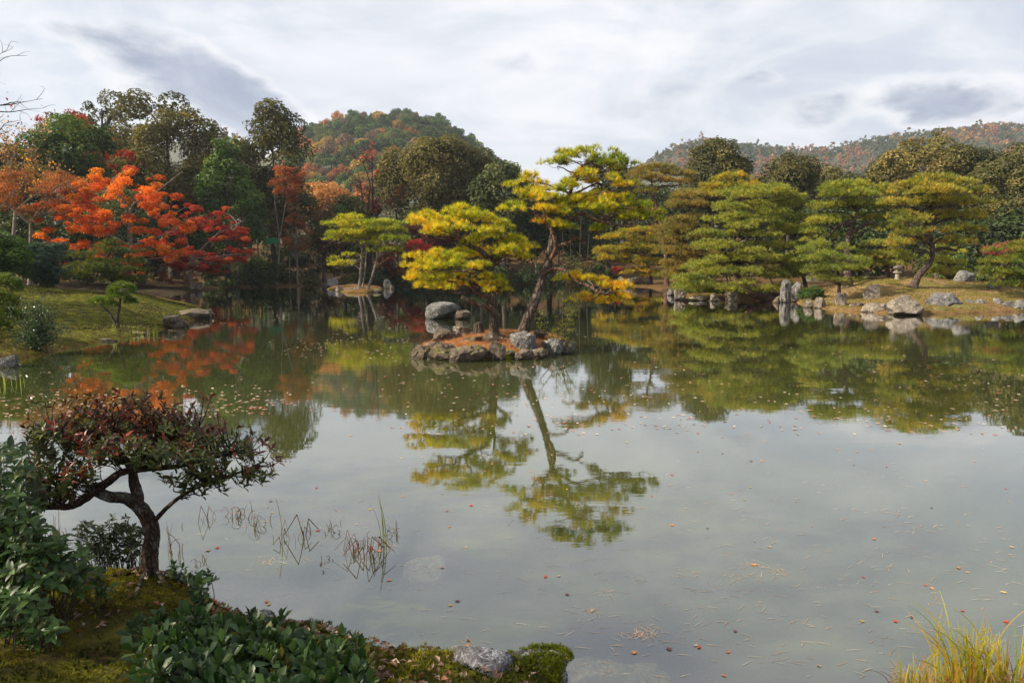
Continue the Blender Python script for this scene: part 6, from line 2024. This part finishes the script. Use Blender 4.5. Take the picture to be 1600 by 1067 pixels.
rng_ = np.random.default_rng(55)
p = G(1515, 1078, 0.06)
p[2] = 0.04
t_ = thing('sedge_clump', 'yellow green clump of arching grass blades at the bottom right corner', 'grass clump', p)
YG = [(0.36, 0.34, 0.03, 4), (0.52, 0.42, 0.05, 4), (0.60, 0.36, 0.06, 3), (0.20, 0.26, 0.03, 2), (0.38, 0.16, 0.06, 1.5)]
blades(t_, p, 95, 0.44, 0.14, rng_, YG, 0.009, 0.55, singles=75)
blades(t_, p + (0.0, -0.05, 0), 40, 0.34, 0.15, rng_, [(0.22, 0.10, 0.05, 3), (0.42, 0.27, 0.14, 3), (0.14, 0.07, 0.04, 2)], 0.007, 1.5, singles=40)
blades(t_, p + (0.02, -0.04, 0), 34, 0.64, 0.09, rng_, YG, 0.009, 0.75, singles=30, lean=(-0.45, 0))
blades(t_, p + (-0.06, -0.05, -0.02), 120, 0.24, 0.20, rng_, [(0.34, 0.20, 0.10, 3), (0.45, 0.32, 0.2, 2), (0.20, 0.08, 0.04, 2), (0.28, 0.28, 0.04, 2)], 0.006, 1.4, singles=0)
t_ = thing('sedge_clump', 'short orange and green grass blades left of the bottom right clump', 'grass clump', p + (-0.30, -0.02, 0))
blades(t_, p + (-0.30, -0.02, 0), 26, 0.26, 0.06, rng_, YG[2:] + YG[:1], 0.009, 0.3, singles=26)
blades(t_, p + (-0.25, 0.0, 0), 40, 0.14, 0.10, rng_, [(0.34, 0.20, 0.10, 3), (0.20, 0.08, 0.04, 2)], 0.005, 1.2, singles=0)

# reeds by the left bank
for i, (x, y, h_, n_, sp_, lab) in enumerate([(179, 527, 22, 9, 0.05, 'bright green reed tuft in the water below the topiary pine'), (245, 521, 18, 8, 0.05, 'green reed tuft beside the boulder at the bank tip'),
                                              (222, 524, 12, 16, 0.35, 'thin low reeds between the two green tufts'), (365, 488, 11, 34, 0.75, 'tan reed patch in the water off the bank tip'),
                                              (10, 600, 18, 10, 0.2, 'thin reeds at the left edge of the pond')]):
    p = G(x, y)
    p[2] = -0.02
    t_ = thing('reeds', lab, 'reeds', p)
    blades(t_, p, n_, h_ * p[1] / FPX * 1.3, sp_, rng_, [(0.30, 0.33, 0.04, 3), (0.20, 0.27, 0.03, 2)] if i != 3 else [(0.26, 0.17, 0.06, 3), (0.18, 0.14, 0.04, 2)], 0.018, 0.2, singles=20)

# withered stems in the water
WS = [(268, 862, 60, 5, 'stiff', 'upright brown stalks standing left of the water gap'), (310, 880, 26, 4, 'loop', 'curled withered stems nearest the near bank'), (322, 812, 28, 5, 'bent', 'folded dark stems, leftmost of the middle row'),
      (372, 806, 36, 9, 'loop', 'looping withered stems at the far end of the stem bed'), (404, 822, 40, 6, 'loop', 'tall crooked stem with curled tips'), (438, 842, 16, 3, 'bent', 'small folded stems by the tall tan stalk'),
      (474, 838, 38, 6, 'bent', 'sharply folded brown stems in the middle of the bed'), (520, 822, 20, 5, 'loop', 'small ring shaped stems right of the folded ones'), (548, 862, 34, 6, 'bent', 'bent thin stems with a hook in the water'),
      (562, 852, 26, 9, 'loop', 'dense knot of dark withered stems'), (578, 868, 30, 8, 'bent', 'dark stems in front of the green blades'), (612, 838, 26, 8, 'loop', 'withered stems right of the green blades'),
      (62, 850, 50, 7, 'stiff', 'brown stalks seen through the gap at the left'), (95, 835, 46, 6, 'stiff', 'thin stalks left under the garden tree'), (505, 880, 10, 5, 'loop', 'small curled stems nearest the viewer')]
M_STALK = leaf_mat('withered_stalk', 0.6, 0.3, 0.05)
for i, (x, y, h_, n_, kd0, lab) in enumerate(WS):
    rng = np.random.default_rng(700 + i)
    p = G(x, y)
    p[2] = 0
    sc = p[1] / FPX
    t_ = thing('withered_stems', lab, 'water plant', p)
    for k in range(int(n_ * 1.7)):
        a = p + rng.normal(0, 9 * sc, 3) * (1, 1.5, 0)
        H = h_ * sc * rng.uniform(0.5, 1.1)
        col = pick([(0.17, 0.060, 0.025, 4), (0.07, 0.035, 0.02, 3), (0.28, 0.12, 0.05, 3), (0.18, 0.13, 0.04, 1)], 1, rng)[0]
        kd = kd0 if rng.random() < 0.42 else 'short'
        rs = rng.uniform(0.6, 1.5)
        sgn = rng.choice([-1, 1])
        if kd == 'stiff':
            pts_ = [a - (0, 0, 0.05), a + (rng.normal(0, 0.01), 0, H * 0.5), a + (rng.normal(0, 0.03), 0, H * 1.1)]
            sg = 2
        elif kd == 'short':
            tl = rng.normal(0, 0.35)
            pts_ = [a - (0, 0, 0.05), a + (tl * H * 0.2, 0, H * 0.25), a + (tl * H * 0.6, 0, H * rng.uniform(0.3, 0.75))]
            sg = 2
        elif kd == 'bent':
            kx = sgn * H * rng.uniform(0.1, 0.3)
            pts_ = [a - (0, 0, 0.04), a + (kx, 0, H), a + (kx + sgn * H * rng.uniform(0.3, 0.7), rng.normal(0, 0.03), H * rng.uniform(-0.05, 0.4))]
            sg = 1
        else:
            r_ = H * rng.uniform(0.14, 0.30)
            th = np.linspace(-1.4, rng.uniform(1.4, 3.6), 7)
            pts_ = [a - (0, 0, 0.04)] + [a + (sgn * (r_ * np.cos(q_) - r_ * 0.2), 0.25 * r_ * np.sin(q_), r_ * 1.0 + r_ * 1.1 * np.sin(q_)) for q_ in th]
            sg = 3
        mb = MB()
        if sg == 1:
            for u_, v2 in zip(pts_[:-1], pts_[1:]):
                tube(mb, [u_, v2], 0.0030 * rs, 0.0022 * rs, 5, 2, c=col)
        else:
            tube(mb, pts_, 0.0032 * rs, 0.0014 * rs, 5, sg, c=col)
        mb.build('stem', M_STALK, t_, smooth=True)
p = G(597, 846)
p[2] = -0.02
t_ = thing('water_grass', 'three long green blades rising from the withered stems', 'grass clump', p)
blades(t_, p, 4, 0.56, 0.02, np.random.default_rng(3), [(0.20, 0.26, 0.04, 2), (0.32, 0.32, 0.05, 2)], 0.008, 0.22, singles=4, lean=(-0.15, 0))
p = G(440, 842)
t_ = thing('reed_stalk', 'single tall tan stalk standing upright in the stem bed', 'reed stalk', p)
mb = MB()
tube(mb, [p - (0, 0, 0.1), p + (0.0, 0, 0.16), p + (-0.03, 0, 0.36)], 0.004, 0.0022, 6, 4, c=(0.40, 0.26, 0.12))
mb.build('stem', M_STALK, t_, smooth=True)

# ------------------------------------------------------------------ things floating on the pond
def maple_leaf_mesh(col, seed):
    rng = np.random.default_rng(seed)
    n = 7
    v = [(0, 0, 0.006)]
    for i in range(n):
        a = math.pi * (-0.80 + 1.6 * i / (n - 1)) + math.pi / 2
        r = (0.62, 0.85, 1.0, 1.1, 1.0, 0.85, 0.62)[i] * rng.uniform(0.9, 1.08)
        v.append((math.cos(a) * r, math.sin(a) * r, 0.05 * rng.random()))
        if i < n - 1:
            a2 = a + math.pi * 0.8 / (n - 1)
            v.append((math.cos(a2) * 0.40, math.sin(a2) * 0.40, 0.02))
    v.append((0, -0.30, 0.0))
    m = len(v)
    f = [(0, i, i + 1) for i in range(1, m - 1)] + [(0, m - 1, 1)]
    return MB().add(np.array(v), f, col).mesh('floating_leaf', M_LITTER)


FLC = {'red': (0.48, 0.045, 0.03), 'orange': (0.62, 0.24, 0.09), 'tan': (0.52, 0.36, 0.22), 'dark': (0.16, 0.05, 0.05), 'yellow': (0.60, 0.42, 0.10)}
FLM = {k: [maple_leaf_mesh(c, i + 3) for i in range(3)] for k, c in FLC.items()}


def float_leaf(x, y, kd, size, label=None, group=None, rng=RNG):
    p = G(x, y)
    ob = bpy.data.objects.new('floating_leaf', FLM[kd][rng.integers(3)])
    ob.location = (p[0], p[1], 0.004)
    ob.rotation_euler = (rng.normal(0, 0.06), rng.normal(0, 0.06), rng.uniform(0, 6.28))
    ob.scale = (size, size * rng.uniform(0.6, 1.0), size)
    ob['label'] = label or (kd + ' leaf floating on the pond')
    ob['category'] = 'leaf'
    if group:
        ob['group'] = group
    COL.objects.link(ob)


for x, y, kd, s_, lab in [(853, 901, 'red', 0.034, 'bright red maple leaf floating alone below the island reflection'), (416, 940, 'orange', 0.030, 'orange leaf, upper of two touching near the bottom shrub'),
                          (421, 944, 'yellow', 0.032, 'yellow brown leaf, lower of two touching near the bottom shrub'), (608, 907, 'orange', 0.03, 'orange leaf floating below the pale sunken slab'),
                          (925, 954, 'tan', 0.036, 'pale curled leaf floating below the red leaf'), (1050, 820, 'orange', 0.034, 'orange leaf floating right of the reflected pine top'),
                          (1178, 882, 'orange', 0.04, 'large orange leaf among needles right of centre'), (732, 1000, 'dark', 0.03, 'dark red leaf just behind the lichen rock'), (731, 1008, 'orange', 0.03, 'orange leaf touching the dark red one'),
                          (736, 790, 'red', 0.036, 'red leaf floating beside the left pine reflection'), (497, 829, 'red', 0.034, 'red leaf among the withered stems'), (594, 861, 'orange', 0.034, 'orange leaf at the foot of the green blades'),
                          (581, 857, 'red', 0.034, 'red leaf touching the dark stem knot'), (1571, 971, 'red', 0.034, 'red leaf behind the grass clump'), (1370, 955, 'dark', 0.026, 'dark red leaf left of the grass clump'),
                          (1092, 1011, 'red', 0.028, 'red leaf above the submerged boulder'), (1045, 1014, 'dark', 0.03, 'dark leaf sunk above the submerged boulder'), (1366, 842, 'orange', 0.036, 'orange leaf floating on the right'),
                          (1581, 855, 'tan', 0.03, 'pale leaf floating near the right edge'), (1568, 925, 'yellow', 0.032, 'yellow leaf near the right edge above the grass'), (1190, 720, 'orange', 0.04, 'orange leaf in the bright water right of the reflections'),
                          (1050, 742, 'red', 0.036, 'small red leaf level with the reflected trunk'), (340, 856, 'red', 0.034, 'pinkish red leaf by the curled stems'), (325, 860, 'tan', 0.034, 'tan leaf beside the pinkish red one')]:
    float_leaf(x, y, kd, s_, lab)
rgf = np.random.default_rng(66)
for i in range(120):
    y = 640 + 420 * rgf.random() ** 1.3
    x = rgf.uniform(120, 1590)
    if x < 640 and y > 880 or x < 340 and y > 700 or (y > 1000 and x < 900):
        continue
    kd = rgf.choice(['orange', 'tan', 'tan', 'red', 'orange', 'yellow', 'dark'])
    D_ = G(x, y)[1]
    float_leaf(x, y, kd, rgf.uniform(0.018, 0.030) * (1.0 if D_ < 8 else 1.3), kd + ' leaf drifting in the open water', kd + ' floating leaves', rgf)

# countless specks of leaves farther out
mb = MB()
xs_, ys_ = [], []
n = 3800
x = np.concatenate([rgf.uniform(0, 640, 3000), rgf.uniform(560, 1600, 800)])
y = np.concatenate([462 + 190 * rgf.random(3000) ** 0.9, 480 + 200 * rgf.random(800)])
pp = np.array([G(a, b) for a, b in zip(x, y)])
s = poly_sdf(pp[:, :2], POND)
isl = np.hypot((pp[:, 0] + 0.5) / 2.6, (pp[:, 1] - 18.5) / 2.2) > 1
cl = fbm(pp * (1, 0.6, 0), 0.35, 90) + rgf.normal(0, 0.06, n)
k = (s > 0.1) & isl & (cl > 0.485)
pp = pp[k]
pp[:, 2] = 0.006
D_ = pp[:, 1]
sz = 0.032 + 0.0008 * D_
q = len(pp)
a = rgf.uniform(0, 6.28, q)
u = np.column_stack([np.cos(a), np.sin(a), np.zeros(q)]) * (sz * rgf.uniform(0.5, 1.3, q))[:, None]
v_ = np.column_stack([-np.sin(a), np.cos(a), np.zeros(q)]) * (sz * rgf.uniform(0.3, 0.8, q))[:, None]
vv = np.stack([pp - u, pp - v_ * 0.8 + (0, 0, 0.004), pp + u, pp + v_], 1).reshape(-1, 3)
mb.add(vv, np.arange(q * 4).reshape(q, 4), np.repeat(pick([(0.50, 0.34, 0.24, 4), (0.40, 0.20, 0.12, 2), (0.36, 0.10, 0.06, 1), (0.55, 0.45, 0.33, 2)], q, rgf), 4, 0))
mb.build('leaf_specks', M_LITTER, label='countless small leaves floating on the far water', kind='stuff')

# pine needles on the water
cx = np.concatenate([rgf.uniform(300, 1600, 300), rgf.uniform(850, 1600, 200)])
cy = np.concatenate([700 + 360 * rgf.random(300) ** 0.9, 780 + 280 * rgf.random(200)])
nd = [(a, b, None) for a, b in zip(cx, cy)]
for hx, hy, m_ in ((998, 990, 46), (1178, 884, 14), (1150, 900, 10), (1215, 893, 14), (655, 885, 10), (430, 880, 12), (380, 800, 18), (600, 850, 16), (500, 835, 14), (925, 955, 8), (950, 925, 8), (720, 1010, 10), (1440, 830, 10), (1100, 920, 8)):
    for _ in range(m_):
        nd.append((hx + rgf.normal(0, 14), hy + rgf.normal(0, 5), 1))
mb = MB()
for x, y, h_ in nd:
    if y > 1066 or (x < 640 and y > 935):
        continue
    p = G(x, y)
    if poly_sdf([p[:2]], POND)[0] < 0.03:
        continue
    a = rgf.normal(0.1, 0.45) if h_ is None else rgf.uniform(0, 3.14)
    L = rgf.uniform(0.018, 0.055)
    d = np.array((math.cos(a), math.sin(a), 0)) * L
    w_ = np.array((-math.sin(a), math.cos(a), 0)) * (0.0013 if p[1] < 6 else 0.0022)
    p[2] = 0.003
    c_ = p + w_ * rgf.uniform(-2, 2)
    col = pick([(0.60, 0.42, 0.24, 3), (0.52, 0.26, 0.12, 3), (0.62, 0.52, 0.38, 2)], 1, rgf)[0]
    mb.add([p - d - w_, c_ - w_ + (0, 0, 0.002), p + d - w_ * 0.3, p + d + w_ * 0.3, c_ + w_ + (0, 0, 0.002), p - d + w_], [(0, 1, 4, 5), (1, 2, 3, 4)], col)
mb.build('floating_needles', M_LITTER, label='tan pine needles scattered on the near water', kind='stuff')

# ------------------------------------------------------------------ haze
m, t = newmat('air')
vol = t.n('ShaderNodeVolumePrincipled', None, Color=(0.80, 0.87, 1.0, 1), Density=0.00022, Anisotropy=0.25)
o = t.n('ShaderNodeOutputMaterial')
t.link(vol.outputs[0], o.inputs['Volume'])
hb = MB()
x0, x1, y0, y1, z0, z1 = -1200, 1500, -60, 1750, -3, 215
hb.add([(a, b, c) for c in (z0, z1) for a, b in ((x0, y0), (x1, y0), (x1, y1), (x0, y1))], [(3, 2, 1, 0), (4, 5, 6, 7), (0, 1, 5, 4), (1, 2, 6, 5), (2, 3, 7, 6), (3, 0, 4, 7)])
hb.build('haze', m, kind='stuff')
